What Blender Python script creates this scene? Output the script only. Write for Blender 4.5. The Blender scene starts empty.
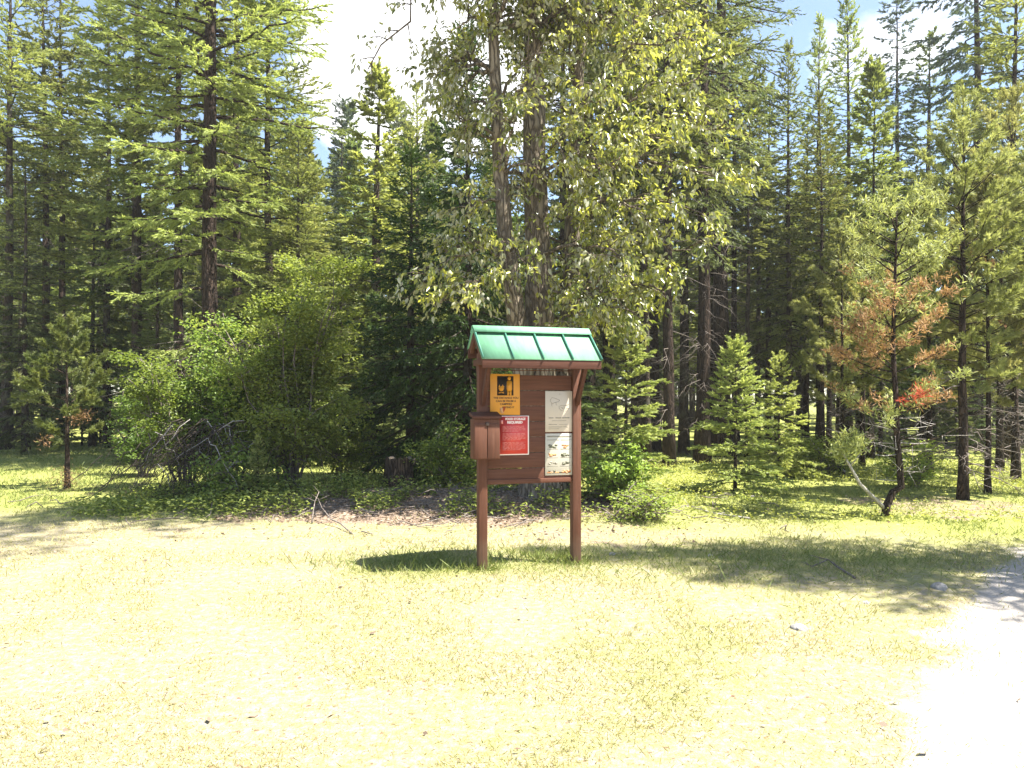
import bpy, math
import numpy as np

R = math.radians
scene = bpy.context.scene
C = scene.collection
F = 740.0            # focal length in pixels of the 1024 px wide frame
HOR = 400.0          # picture row of the horizon
EYE = 1.6
HAZE = .0008

# ------------------------------------------------------------------ noise
def _hash(ix, iy, seed):
    h = (ix * 374761393 + iy * 668265263 + seed * 974634541) & 0xffffffff
    h = ((h ^ (h >> 13)) * 1274126177) & 0xffffffff
    return ((h ^ (h >> 16)) & 0xffff) / 65535.0

def vnoise(x, y, seed=0):
    x = np.asarray(x, float); y = np.asarray(y, float)
    ix = np.floor(x).astype(np.int64); iy = np.floor(y).astype(np.int64)
    fx = x - ix; fy = y - iy
    fx = fx * fx * (3 - 2 * fx); fy = fy * fy * (3 - 2 * fy)
    a = _hash(ix, iy, seed); b = _hash(ix + 1, iy, seed)
    c = _hash(ix, iy + 1, seed); d = _hash(ix + 1, iy + 1, seed)
    return (a * (1 - fx) + b * fx) * (1 - fy) + (c * (1 - fx) + d * fx) * fy

def fbm(x, y, seed=0, o=4):
    s = 0; a = 1; t = 0
    for k in range(o):
        s = s + a * vnoise(np.asarray(x) * 2 ** k, np.asarray(y) * 2 ** k, seed + k); t += a; a *= .5
    return s / t

def sstep(a, b, x):
    t = np.clip((np.asarray(x, float) - a) / (b - a), 0, 1)
    return t * t * (3 - 2 * t)

# ------------------------------------------------------------------ terrain
def ground_z(x, y):
    x = np.asarray(x, float); y = np.asarray(y, float)
    z = .05 * (fbm(x * .35 + 7, y * .35, 3, 3) - .5) * sstep(2, 8, y)
    z = z + .03 * (fbm(x * 1.7, y * 1.7, 9, 3) - .5)
    z = z + .20 * np.exp(-((x + .2) / 2.6) ** 2 - ((y - 11.6) / 1.1) ** 2)
    z = z + .12 * np.exp(-((x + 3.0) / 1.6) ** 2 - ((y - 11.8) / 1.0) ** 2)
    z = z + .07 * np.exp(-((x + .9) / .7) ** 2 - ((y - 7.9) / .5) ** 2)
    return z

def soil_mask(x, y):
    e = ((x + 1.2) / 3.3) ** 2 + ((y - 10.7) / 1.35) ** 2
    e = e + 1.6 * (fbm(x * 1.3, y * 1.3, 21, 4) - .5)
    m = 1 - sstep(.55, 1.15, e)
    e2 = ((x - 1.3) / 1.5) ** 2 + ((y - 8.6) / .7) ** 2 + 1.8 * (fbm(x * 1.6, y * 1.6, 31, 4) - .5)
    e3 = ((x - 6.6) / 1.6) ** 2 + ((y - 11.2) / 1.3) ** 2 + 1.8 * (fbm(x * 1.6, y * 1.6, 41, 4) - .5)
    return np.maximum(m, np.maximum(.38 * (1 - sstep(.5, 1.2, e2)), .5 * (1 - sstep(.5, 1.2, e3))))

def road_mask(x, y):
    # gravel road edge: runs from lower right of the frame away to the right
    edge = 1.62 + .80 * (y - 3.2)
    s = x - edge + 1.2 * (fbm(x * .9, y * .9, 51, 4) - .5)
    return sstep(-.35, .35, s) * (1 - sstep(7.2, 8.8, y - .15 * (x - 5)))

def green_mask(x, y):
    g = sstep(8.2, 12.5, y + .35 * x * (x > 0)) * .9
    g = g + .55 * (fbm(x * .55, y * .55, 61, 4) - .5) + .5 * (fbm(x * 2.3, y * 2.3, 71, 3) - .5)
    g = g + .55 * np.exp(-((x + .8) / .9) ** 2 - ((y - 7.2) / .55) ** 2) + .5 * np.exp(-((x - 2.6) / 2.2) ** 2 - ((y - 7.5) / .9) ** 2) + .4 * np.exp(-((x - .35) / .35) ** 2 - ((y - 7.4) / .3) ** 2)
    return np.clip(g + .12, 0, 1)

# ------------------------------------------------------------------ mesh builder
class B:
    def __init__(s):
        s.v = []; s.n = 0; s.q = []; s.t = []; s.qa = []; s.ta = []; s.qm = []; s.tm = []
    def add(s, v, q=None, t=None, var=0.0, mat=0):
        v = np.asarray(v, np.float32).reshape(-1, 3)
        if q is not None and len(q):
            q = np.asarray(q, np.int64).reshape(-1, 4)
            s.q.append(q + s.n); s.qa.append(np.broadcast_to(np.asarray(var, np.float32), (len(q),)).copy())
            s.qm.append(np.full(len(q), mat, np.int32))
        if t is not None and len(t):
            t = np.asarray(t, np.int64).reshape(-1, 3)
            s.t.append(t + s.n); s.ta.append(np.broadcast_to(np.asarray(var, np.float32), (len(t),)).copy())
            s.tm.append(np.full(len(t), mat, np.int32))
        s.v.append(v); s.n += len(v)
        return s
    # ---- solids
    def box(s, x0, x1, y0, y1, z0, z1, var=0., mat=0):
        v = [(x, y, z) for z in (z0, z1) for y in (y0, y1) for x in (x0, x1)]
        return s.add(v, [(0, 2, 3, 1), (4, 5, 7, 6), (0, 1, 5, 4), (2, 6, 7, 3), (0, 4, 6, 2), (1, 3, 7, 5)], None, var, mat)
    def hexa(s, v, var=0., mat=0):
        return s.add(v, [(0, 2, 3, 1), (4, 5, 7, 6), (0, 1, 5, 4), (2, 6, 7, 3), (0, 4, 6, 2), (1, 3, 7, 5)], None, var, mat)
    def beam(s, a, b, w, h, side=(1, 0, 0), var=0., mat=0):
        a = np.array(a, float); b = np.array(b, float); d = (b - a) / np.linalg.norm(b - a)
        sd = np.array(side, float); sd -= d * sd.dot(d); sd /= np.linalg.norm(sd); up = np.cross(sd, d)
        v = []
        for p in (a, b):
            for j in (-1, 1):
                for i in (-1, 1):
                    v.append(p + sd * w / 2 * i + up * h / 2 * j)
        return s.hexa(v, var, mat)
    def poly(s, pts, y0, y1, var=0., mat=0):
        """flat outline in x,z extruded in y (convex)"""
        n = len(pts)
        v = [(p[0], y0, p[1]) for p in pts] + [(p[0], y1, p[1]) for p in pts]
        q = [(i, (i + 1) % n, n + (i + 1) % n, n + i) for i in range(n)]
        t = [(0, i + 1, i) for i in range(1, n - 1)] + [(n, n + i, n + i + 1) for i in range(1, n - 1)]
        return s.add(v, q, t, var, mat)
    def tube(s, P, rad, sides=6, var=0., mat=0, rough=0., rng=None):
        P = np.asarray(P, float); n = len(P); rad = np.asarray(rad, float)
        T = np.gradient(P, axis=0); T /= np.linalg.norm(T, axis=1)[:, None] + 1e-9
        ref = np.where(np.abs(T[:, 2:3]) > .9, np.array([[1., 0, 0]]), np.array([[0, 0, 1.]]))
        ref = np.repeat(ref[:1], n, 0) if True else ref
        U = np.cross(T, ref); U /= np.linalg.norm(U, axis=1)[:, None] + 1e-9
        W = np.cross(T, U)
        a = np.linspace(0, 2 * math.pi, sides, endpoint=False)
        rr = rad[:, None] * np.ones((1, sides))
        if rough and rng is not None:
            rr = rr * (1 + rough * (rng.random((n, sides)) - .5))
        v = P[:, None, :] + rr[..., None] * (np.cos(a)[None, :, None] * U[:, None, :] + np.sin(a)[None, :, None] * W[:, None, :])
        idx = np.arange(n * sides).reshape(n, sides); nx = np.roll(idx, -1, 1)
        q = np.stack([idx[:-1], nx[:-1], nx[1:], idx[1:]], -1).reshape(-1, 4)
        vv = v.reshape(-1, 3)
        vv = np.vstack([vv, P[:1], P[-1:]])
        c0 = n * sides; c1 = c0 + 1
        t = [(c0, nx[0, i], idx[0, i]) for i in range(sides)] + [(c1, idx[-1, i], nx[-1, i]) for i in range(sides)]
        return s.add(vv, q, t, var, mat)
    # ---- foliage
    def blades(s, P, D, L, W, rng, var=0., mat=0):
        N = len(P); D = D / (np.linalg.norm(D, axis=1)[:, None] + 1e-9)
        S = np.cross(D, rng.normal(size=(N, 3))); S /= np.linalg.norm(S, axis=1)[:, None] + 1e-9
        L = np.broadcast_to(L, (N,))[:, None]; W = np.broadcast_to(W, (N,))[:, None]
        v = np.stack([P, P + D * L * .45 + S * W / 2, P + D * L, P + D * L * .45 - S * W / 2], 1).reshape(-1, 3)
        return s.add(v, np.arange(N * 4).reshape(N, 4), None, var, mat)
    def leaves(s, P, D, Nn, L, W, rng, var=0., mat=0, fold=.25):
        """folded broad leaves: P stem point, D direction, Nn rough normal"""
        N = len(P); D = D / (np.linalg.norm(D, axis=1)[:, None] + 1e-9)
        S = np.cross(D, Nn); S /= np.linalg.norm(S, axis=1)[:, None] + 1e-9
        U = np.cross(S, D)
        L = np.broadcast_to(L, (N,))[:, None]; W = np.broadcast_to(W, (N,))[:, None]
        k = W * fold
        base = P; tip = P + D * L - U * L * .12
        l1 = P + D * L * .28 + S * W * .5 + U * k; r1 = P + D * L * .28 - S * W * .5 + U * k
        l2 = P + D * L * .66 + S * W * .33 + U * k * .6; r2 = P + D * L * .66 - S * W * .33 + U * k * .6
        v = np.stack([base, l1, l2, tip, r2, r1], 1).reshape(-1, 3)
        i = np.arange(N)[:, None] * 6
        q = np.concatenate([i + np.array([[0, 1, 2, 3]]), i + np.array([[0, 3, 4, 5]])], 0)
        vv = np.broadcast_to(np.asarray(var, np.float32), (N,))
        return s.add(v, q, None, np.concatenate([vv, vv]), mat)
    def mesh(s, name, mats, smooth=False):
        v = np.vstack(s.v).astype(np.float32)
        q = np.vstack(s.q) if s.q else np.zeros((0, 4), np.int64)
        t = np.vstack(s.t) if s.t else np.zeros((0, 3), np.int64)
        me = bpy.data.meshes.new(name)
        me.vertices.add(len(v)); me.vertices.foreach_set('co', v.ravel())
        nl = len(q) * 4 + len(t) * 3
        me.loops.add(nl); me.loops.foreach_set('vertex_index', np.concatenate([q.ravel(), t.ravel()]).astype(np.int32))
        me.polygons.add(len(q) + len(t))
        ls = np.concatenate([np.arange(len(q)) * 4, len(q) * 4 + np.arange(len(t)) * 3]).astype(np.int32)
        me.polygons.foreach_set('loop_start', ls)
        mi = np.concatenate(s.qm + s.tm) if (s.qm or s.tm) else np.zeros(0, np.int32)
        me.polygons.foreach_set('material_index', mi)
        if smooth: me.polygons.foreach_set('use_smooth', np.ones(len(ls), bool))
        at = me.attributes.new('var', 'FLOAT', 'FACE')
        at.data.foreach_set('value', np.concatenate(s.qa + s.ta).astype(np.float32))
        for m in (mats if isinstance(mats, (list, tuple)) else [mats]): me.materials.append(m)
        me.update(calc_edges=True); me.validate()
        return me
    def build(s, name, mats, parent=None, smooth=False, bevel=0.):
        o = bpy.data.objects.new(name, s.mesh(name, mats, smooth)); C.objects.link(o)
        if parent: o.parent = parent
        if bevel:
            b = o.modifiers.new('bevel', 'BEVEL'); b.width = bevel; b.segments = 2; b.limit_method = 'ANGLE'
        return o

def tag(o, label=None, cat=None, group=None, kind=None):
    if label: o['label'] = label
    if cat: o['category'] = cat
    if group: o['group'] = group
    if kind: o['kind'] = kind
    return o

def empty(name, loc=(0, 0, 0), rz=0.):
    o = bpy.data.objects.new(name, None); C.objects.link(o)
    o.location = loc; o.rotation_euler = (0, 0, rz); o.empty_display_size = .3
    return o

def wx(px, d): return (px - 512.0) * d / F
def wz(py, d): return EYE + (HOR - py) * d / F

# ------------------------------------------------------------------ materials
def new_mat(name):
    m = bpy.data.materials.new(name); m.use_nodes = True
    nt = m.node_tree; nt.nodes.clear()
    out = nt.nodes.new('ShaderNodeOutputMaterial')
    return m, nt, out

def N(nt, typ, **kw):
    n = nt.nodes.new(typ)
    for k, v in kw.items():
        if k in n.inputs: n.inputs[k].default_value = v
        else: setattr(n, k, v)
    return n

def mixc(nt, fac, a, b, mode='MIX'):
    n = nt.nodes.new('ShaderNodeMix'); n.data_type = 'RGBA'; n.blend_type = mode
    for sock, val in ((n.inputs[0], fac), (n.inputs[6], a), (n.inputs[7], b)):
        if hasattr(val, 'is_linked') or isinstance(val, bpy.types.NodeSocket): nt.links.new(val, sock)
        elif isinstance(val, (int, float)): sock.default_value = val
        else: sock.default_value = (*val, 1)
    return n.outputs[2]

def ramp(nt, src, lo, hi):
    n = nt.nodes.new('ShaderNodeMapRange'); n.inputs[1].default_value = lo; n.inputs[2].default_value = hi
    n.clamp = True
    nt.links.new(src, n.inputs[0]); return n.outputs[0]

def foliage_mat(name, dark, light, trans=.4, rough=.5, spec=.35, objvar=.35, tcol=1.25, under=None):
    m, nt, out = new_mat(name)
    at = N(nt, 'ShaderNodeAttribute', attribute_name='var')
    oi = N(nt, 'ShaderNodeObjectInfo')
    col = mixc(nt, at.outputs['Fac'], dark, light)
    hs = N(nt, 'ShaderNodeHueSaturation')
    mr = nt.nodes.new('ShaderNodeMapRange'); mr.inputs[3].default_value = 1 - objvar; mr.inputs[4].default_value = 1 + objvar
    nt.links.new(oi.outputs['Random'], mr.inputs[0]); nt.links.new(mr.outputs[0], hs.inputs['Value'])
    mh = nt.nodes.new('ShaderNodeMapRange'); mh.inputs[3].default_value = .485; mh.inputs[4].default_value = .515
    mu = N(nt, 'ShaderNodeMath', operation='FRACT'); m7 = N(nt, 'ShaderNodeMath', operation='MULTIPLY'); m7.inputs[1].default_value = 7.3
    nt.links.new(oi.outputs['Random'], m7.inputs[0]); nt.links.new(m7.outputs[0], mu.inputs[0]); nt.links.new(mu.outputs[0], mh.inputs[0])
    nt.links.new(mh.outputs[0], hs.inputs['Hue']); nt.links.new(col, hs.inputs['Color'])
    p = N(nt, 'ShaderNodeBsdfPrincipled', Roughness=rough); p.inputs['Specular IOR Level'].default_value = spec
    nt.links.new(hs.outputs[0], p.inputs['Base Color'])
    if under:
        ge = N(nt, 'ShaderNodeNewGeometry'); nt.links.new(mixc(nt, ge.outputs['Backfacing'], hs.outputs[0], under), p.inputs['Base Color'])
    tr = N(nt, 'ShaderNodeBsdfTranslucent')
    tc = mixc(nt, 1.0, hs.outputs[0], (tcol, tcol * .99, tcol * .62), 'MULTIPLY')
    nt.links.new(tc, tr.inputs['Color'])
    mx = N(nt, 'ShaderNodeMixShader'); mx.inputs[0].default_value = trans
    nt.links.new(p.outputs[0], mx.inputs[1]); nt.links.new(tr.outputs[0], mx.inputs[2])
    nt.links.new(mx.outputs[0], out.inputs[0])
    return m

def bark_mat(name, c1, c2, scale=9., stretch=.22, bump=.6, rough=.9, lichen=None):
    m, nt, out = new_mat(name)
    tc = N(nt, 'ShaderNodeTexCoord'); mp = N(nt, 'ShaderNodeMapping'); mp.inputs['Scale'].default_value = (1, 1, stretch)
    nt.links.new(tc.outputs['Object'], mp.inputs[0])
    no = N(nt, 'ShaderNodeTexNoise', Scale=scale, Detail=6., Roughness=.65); nt.links.new(mp.outputs[0], no.inputs['Vector'])
    wn = N(nt, 'ShaderNodeTexNoise', Scale=scale * .9, Detail=4.); nt.links.new(mp.outputs[0], wn.inputs['Vector'])
    wv = N(nt, 'ShaderNodeVectorMath', operation='MULTIPLY_ADD'); nt.links.new(wn.outputs['Color'], wv.inputs[0]); wv.inputs[1].default_value = (.22, .22, .22); nt.links.new(mp.outputs[0], wv.inputs[2])
    vo = N(nt, 'ShaderNodeTexVoronoi', Scale=scale * 2.4); vo.feature = 'DISTANCE_TO_EDGE'; nt.links.new(wv.outputs[0], vo.inputs['Vector'])
    crack = ramp(nt, vo.outputs['Distance'], 0.0, .22)
    col = mixc(nt, ramp(nt, no.outputs['Fac'], .3, .7), c1, c2)
    col = mixc(nt, crack, tuple(x * .6 for x in c1), col)
    if lichen:
        n2 = N(nt, 'ShaderNodeTexNoise', Scale=2.3, Detail=5.); nt.links.new(tc.outputs['Object'], n2.inputs['Vector'])
        col = mixc(nt, ramp(nt, n2.outputs['Fac'], .52, .68), col, lichen)
    p = N(nt, 'ShaderNodeBsdfPrincipled', Roughness=rough); p.inputs['Specular IOR Level'].default_value = .15
    nt.links.new(col, p.inputs['Base Color'])
    ad = N(nt, 'ShaderNodeMath', operation='ADD'); nt.links.new(crack, ad.inputs[0]); nt.links.new(no.outputs['Fac'], ad.inputs[1])
    bp = N(nt, 'ShaderNodeBump', Strength=bump, Distance=.03); nt.links.new(ad.outputs[0], bp.inputs['Height']); nt.links.new(bp.outputs[0], p.inputs['Normal'])
    nt.links.new(p.outputs[0], out.inputs[0])
    return m

def plain_mat(name, col, rough=.6, spec=.3, var=.12, scale=6., stretch=(1, 1, 1), bump=0., metallic=0., coat=0.):
    m, nt, out = new_mat(name)
    tc = N(nt, 'ShaderNodeTexCoord'); mp = N(nt, 'ShaderNodeMapping'); mp.inputs['Scale'].default_value = stretch
    nt.links.new(tc.outputs['Object'], mp.inputs[0])
    no = N(nt, 'ShaderNodeTexNoise', Scale=scale, Detail=5., Roughness=.6); nt.links.new(mp.outputs[0], no.inputs['Vector'])
    f = ramp(nt, no.outputs['Fac'], .28, .72)
    c = mixc(nt, f, tuple(x * (1 - var) for x in col), tuple(min(1, x * (1 + var)) for x in col))
    p = N(nt, 'ShaderNodeBsdfPrincipled', Roughness=rough, Metallic=metallic); p.inputs['Specular IOR Level'].default_value = spec
    p.inputs['Coat Weight'].default_value = coat; p.inputs['Coat Roughness'].default_value = .15
    nt.links.new(c, p.inputs['Base Color'])
    if bump:
        bp = N(nt, 'ShaderNodeBump', Strength=bump, Distance=.01); nt.links.new(no.outputs['Fac'], bp.inputs['Height']); nt.links.new(bp.outputs[0], p.inputs['Normal'])
    nt.links.new(p.outputs[0], out.inputs[0])
    return m

M = {}
M['larch'] = foliage_mat('larch_needles', (.115, .140, .036), (.350, .380, .130), .48, .55, .3)
M['spruce'] = foliage_mat('spruce_needles', (.060, .090, .036), (.215, .255, .090), .45, .5, .35)
M['spire'] = foliage_mat('blue_spruce_needles', (.050, .080, .060), (.130, .170, .120), .30, .5, .35, .15)
M['cedar'] = foliage_mat('cedar_sprays', (.028, .055, .014), (.085, .125, .030), .38, .5, .35, .15)
M['fir'] = foliage_mat('young_fir_needles', (.210, .250, .070), (.480, .500, .190), .46, .5, .35, .12)
M['pine'] = foliage_mat('pine_needles', (.180, .195, .060), (.420, .425, .180), .42, .5, .35, .15)
M['pinedark'] = foliage_mat('dark_pine_needles', (.070, .100, .026), (.190, .210, .065), .36, .5, .35, .12)
M['dead'] = foliage_mat('dead_orange_needles', (.27, .14, .075), (.50, .31, .18), .30, .7, .1, .1, 1.0)
M['deadred'] = foliage_mat('dead_red_needles', (.36, .07, .035), (.55, .16, .08), .30, .7, .1, .05, 1.0)
M['cotton'] = foliage_mat('cottonwood_leaves', (.105, .130, .022), (.430, .410, .070), .45, .27, .8, .05, 1.4, (.50, .50, .36))
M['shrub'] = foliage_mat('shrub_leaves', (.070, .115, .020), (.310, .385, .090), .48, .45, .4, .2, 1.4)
M['under'] = foliage_mat('undergrowth_leaves', (.10, .14, .025), (.36, .39, .10), .40, .5, .35, .1, 1.3)
M['grass'] = foliage_mat('grass_blades', (.17, .20, .05), (.48, .42, .22), .30, .6, .25, .02, 1.1)
M['bark'] = bark_mat('conifer_bark', (.042, .030, .023), (.090, .064, .050), 10., .25, .7, .9, (.13, .13, .10))
M['barkred'] = bark_mat('larch_bark', (.036, .025, .019), (.085, .058, .044), 7., .25, .8)
M['cbark'] = bark_mat('cottonwood_bark', (.165, .13, .095), (.33, .28, .21), 6., .28, .9, .9)
M['twig'] = bark_mat('dead_twig', (.16, .13, .11), (.30, .26, .23), 14., .5, .3)
M['brush'] = bark_mat('brush_twig', (.045, .035, .028), (.11, .088, .074), 14., .5, .3)
M['greywood'] = bark_mat('bleached_wood', (.38, .34, .31), (.58, .54, .50), 12., .2, .4)
M['stump'] = bark_mat('stump_bark', (.05, .035, .025), (.12, .085, .06), 8., .2, 1.)
M['stumptop'] = plain_mat('cut_wood', (.19, .15, .11), .9, .1, .3, 12., (1, 1, 1), .6)
M['stone'] = plain_mat('pale_stone', (.27, .255, .235), .95, .15, .45, 26., (1, 1, 1), 1.)
M['paint'] = plain_mat('brown_stain', (.088, .033, .020), .62, .3, .22, 5., (6, 6, .7), .25)
M['plank'] = plain_mat('brown_stained_plank', (.098, .037, .022), .6, .3, .25, 5., (.7, 6, 6), .25)
M['edge'] = plain_mat('weathered_trim', (.115, .048, .029), .7, .2, .25, 6., (2, 6, 6), .25)
M['roof'] = plain_mat('green_metal', (.165, .37, .215), .75, .2, .16, 5., (5, .8, .8))
M['roofedge'] = plain_mat('dark_green_metal', (.05, .17, .12), .5, .4, .05, 3.)
M['yellow'] = plain_mat('yellow_sign', (.60, .25, .014), .45, .4, .07, 9.)
M['ink'] = plain_mat('black_ink', (.022, .014, .010), .6, .3, .1, 9.)
M['red'] = plain_mat('red_sheet', (.62, .055, .045), .35, .5, .10, 7.)
M['pink'] = plain_mat('faded_print', (.78, .30, .25), .5, .3, .1, 20.)
M['white'] = plain_mat('white_print', (.80, .70, .62), .5, .3, .06, 20.)
M['paper'] = plain_mat('cream_paper', (.50, .42, .32), .25, .5, .06, 4., (1, 1, 1), 0., 0., .25)
M['paper2'] = plain_mat('pale_paper', (.47, .43, .34), .25, .5, .08, 5., (1, 1, 1), 0., 0., .25)
M['pencil'] = plain_mat('grey_print', (.24, .22, .17), .5, .3, .15, 20.)
M['olive'] = plain_mat('dark_print', (.12, .12, .075), .5, .3, .3, 30.)
M['rust'] = plain_mat('orange_print', (.50, .22, .09), .5, .3, .3, 30.)
M['torn'] = plain_mat('peeled_paper', (.62, .33, .16), .6, .2, .15, 25.)
M['rustred'] = plain_mat('rust_stain', (.36, .07, .02), .6, .2, .15, 25.)
M['steel'] = plain_mat('old_steel', (.06, .04, .03), .6, .4, .2, 9., (1, 1, 1), 0., .3)

def wood_mat(name, col, axis):
    m, nt, out = new_mat(name)
    tc = N(nt, 'ShaderNodeTexCoord'); mp = N(nt, 'ShaderNodeMapping')
    mp.inputs['Scale'].default_value = (1.2, 22, 22) if axis == 'x' else (22, 22, 1.2)
    nt.links.new(tc.outputs['Object'], mp.inputs[0])
    g = N(nt, 'ShaderNodeTexNoise', Scale=2.4, Detail=7., Roughness=.7); nt.links.new(mp.outputs[0], g.inputs['Vector'])
    w_ = N(nt, 'ShaderNodeTexNoise', Scale=4.5, Detail=5., Roughness=.65); nt.links.new(tc.outputs['Object'], w_.inputs['Vector'])
    c = mixc(nt, ramp(nt, g.outputs['Fac'], .35, .65), tuple(x * .78 for x in col), tuple(x * 1.18 for x in col))
    wear = N(nt, 'ShaderNodeMath', operation='MULTIPLY'); nt.links.new(ramp(nt, w_.outputs['Fac'], .50, .72), wear.inputs[0]); nt.links.new(ramp(nt, g.outputs['Fac'], .45, .6), wear.inputs[1])
    wf = N(nt, 'ShaderNodeMath', operation='MULTIPLY'); nt.links.new(wear.outputs[0], wf.inputs[0]); wf.inputs[1].default_value = .28
    c = mixc(nt, wf.outputs[0], c, (.17, .10, .07))
    sp = N(nt, 'ShaderNodeSeparateXYZ'); nt.links.new(tc.outputs['Object'], sp.inputs[0])
    dz = N(nt, 'ShaderNodeMath', operation='MULTIPLY_ADD'); nt.links.new(w_.outputs['Fac'], dz.inputs[0]); dz.inputs[1].default_value = -.5; nt.links.new(sp.outputs['Z'], dz.inputs[2])
    dm = nt.nodes.new('ShaderNodeMapRange'); dm.inputs[1].default_value = .12; dm.inputs[2].default_value = -.18; dm.inputs[3].default_value = 0; dm.inputs[4].default_value = .3
    nt.links.new(dz.outputs[0], dm.inputs[0]); c = mixc(nt, dm.outputs[0], c, (.20, .155, .11))
    p = N(nt, 'ShaderNodeBsdfPrincipled', Roughness=.72); p.inputs['Specular IOR Level'].default_value = .25; nt.links.new(c, p.inputs['Base Color'])
    bp = N(nt, 'ShaderNodeBump', Strength=.45, Distance=.004); nt.links.new(g.outputs['Fac'], bp.inputs['Height']); nt.links.new(bp.outputs[0], p.inputs['Normal'])
    nt.links.new(p.outputs[0], out.inputs[0]); return m
M['paint'] = wood_mat('brown_stain', (.112, .045, .025), 'z'); M['plank'] = wood_mat('brown_stained_plank', (.114, .045, .025), 'x'); M['edge'] = wood_mat('weathered_trim', (.080, .030, .017), 'x')

def ground_mat():
    m, nt, out = new_mat('dry_meadow')
    tc = N(nt, 'ShaderNodeTexCoord')
    def noise(scale, detail=5., rough=.6, st=(1, 1, 1)):
        mp = N(nt, 'ShaderNodeMapping'); mp.inputs['Scale'].default_value = st
        nt.links.new(tc.outputs['Object'], mp.inputs[0])
        n = N(nt, 'ShaderNodeTexNoise', Scale=scale, Detail=detail, Roughness=rough); nt.links.new(mp.outputs[0], n.inputs['Vector']); return n.outputs['Fac']
    soil = N(nt, 'ShaderNodeAttribute', attribute_name='soil').outputs['Fac']
    green = N(nt, 'ShaderNodeAttribute', attribute_name='green').outputs['Fac']
    grav = N(nt, 'ShaderNodeAttribute', attribute_name='gravel').outputs['Fac']
    fine = noise(55., 4.); mid = noise(9., 6.); big = noise(1.4, 4.)
    straw = mixc(nt, ramp(nt, fine, .3, .7), (.190, .163, .078), (.315, .275, .150))
    straw = mixc(nt, ramp(nt, noise(16., 7., .75), .44, .68), straw, (.335, .290, .250))
    straw = mixc(nt, ramp(nt, noise(23., 4.), .60, .68), straw, (.15, .095, .06))
    gr = mixc(nt, ramp(nt, fine, .3, .7), (.17, .19, .045), (.32, .33, .10))
    ga = N(nt, 'ShaderNodeMath', operation='ADD'); nt.links.new(green, ga.inputs[0])
    gm = N(nt, 'ShaderNodeMath', operation='MULTIPLY_ADD'); nt.links.new(mid, gm.inputs[0]); gm.inputs[1].default_value = 1.0; gm.inputs[2].default_value = -.5
    nt.links.new(gm.outputs[0], ga.inputs[1])
    col = mixc(nt, ramp(nt, ga.outputs[0], .15, .85), straw, gr)
    so = mixc(nt, ramp(nt, mid, .3, .7), (.13, .090, .058), (.285, .215, .155))
    so = mixc(nt, ramp(nt, noise(30., 5.), .55, .65), so, (.42, .36, .31))
    sa = N(nt, 'ShaderNodeMath', operation='MULTIPLY_ADD'); nt.links.new(noise(5., 5.), sa.inputs[0]); sa.inputs[1].default_value = 1.2; sa.inputs[2].default_value = -.6
    sb = N(nt, 'ShaderNodeMath', operation='ADD'); nt.links.new(soil, sb.inputs[0]); nt.links.new(sa.outputs[0], sb.inputs[1])
    col = mixc(nt, ramp(nt, sb.outputs[0], .3, .6), col, so)
    gv = mixc(nt, ramp(nt, noise(70., 3.), .3, .7), (.30, .265, .225), (.44, .40, .355))
    gb = N(nt, 'ShaderNodeMath', operation='ADD'); nt.links.new(grav, gb.inputs[0]); nt.links.new(sa.outputs[0], gb.inputs[1])
    col = mixc(nt, ramp(nt, gb.outputs[0], .3, .75), col, gv)
    p = N(nt, 'ShaderNodeBsdfPrincipled', Roughness=.95); p.inputs['Specular IOR Level'].default_value = .1
    nt.links.new(col, p.inputs['Base Color'])
    bp = N(nt, 'ShaderNodeBump', Strength=.7, Distance=.03); nt.links.new(fine, bp.inputs['Height']); nt.links.new(bp.outputs[0], p.inputs['Normal'])
    nt.links.new(p.outputs[0], out.inputs[0])
    return m

# ------------------------------------------------------------------ ground
def build_ground():
    near = np.arange(-12, 12.01, .10); nx = near
    far = 12 * 1.22 ** np.arange(1, 19)
    xs = np.concatenate([-far[::-1], nx, far])
    ys = np.concatenate([-(6 * 1.4 ** np.arange(1, 12))[::-1] , np.arange(-6, 1, .5), np.arange(1, 20, .10), 20 * 1.16 ** np.arange(0, 21)])
    X, Y = np.meshgrid(xs, ys)
    Z = ground_z(X, Y)
    n, k = X.shape
    idx = np.arange(n * k).reshape(n, k)
    q = np.stack([idx[:-1, :-1], idx[:-1, 1:], idx[1:, 1:], idx[1:, :-1]], -1).reshape(-1, 4)
    b = B(); b.add(np.stack([X, Y, Z], -1).reshape(-1, 3), q)
    o = b.build('ground', ground_mat(), smooth=True)
    for nm, fn in (('soil', soil_mask), ('green', green_mask), ('gravel', road_mask)):
        a = o.data.attributes.new(nm, 'FLOAT', 'POINT'); a.data.foreach_set('value', fn(X, Y).ravel().astype(np.float32))
    tag(o, kind='structure', label='dry sunlit meadow with bare soil patches and pale gravel at one side', cat='ground')
build_ground()

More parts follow.
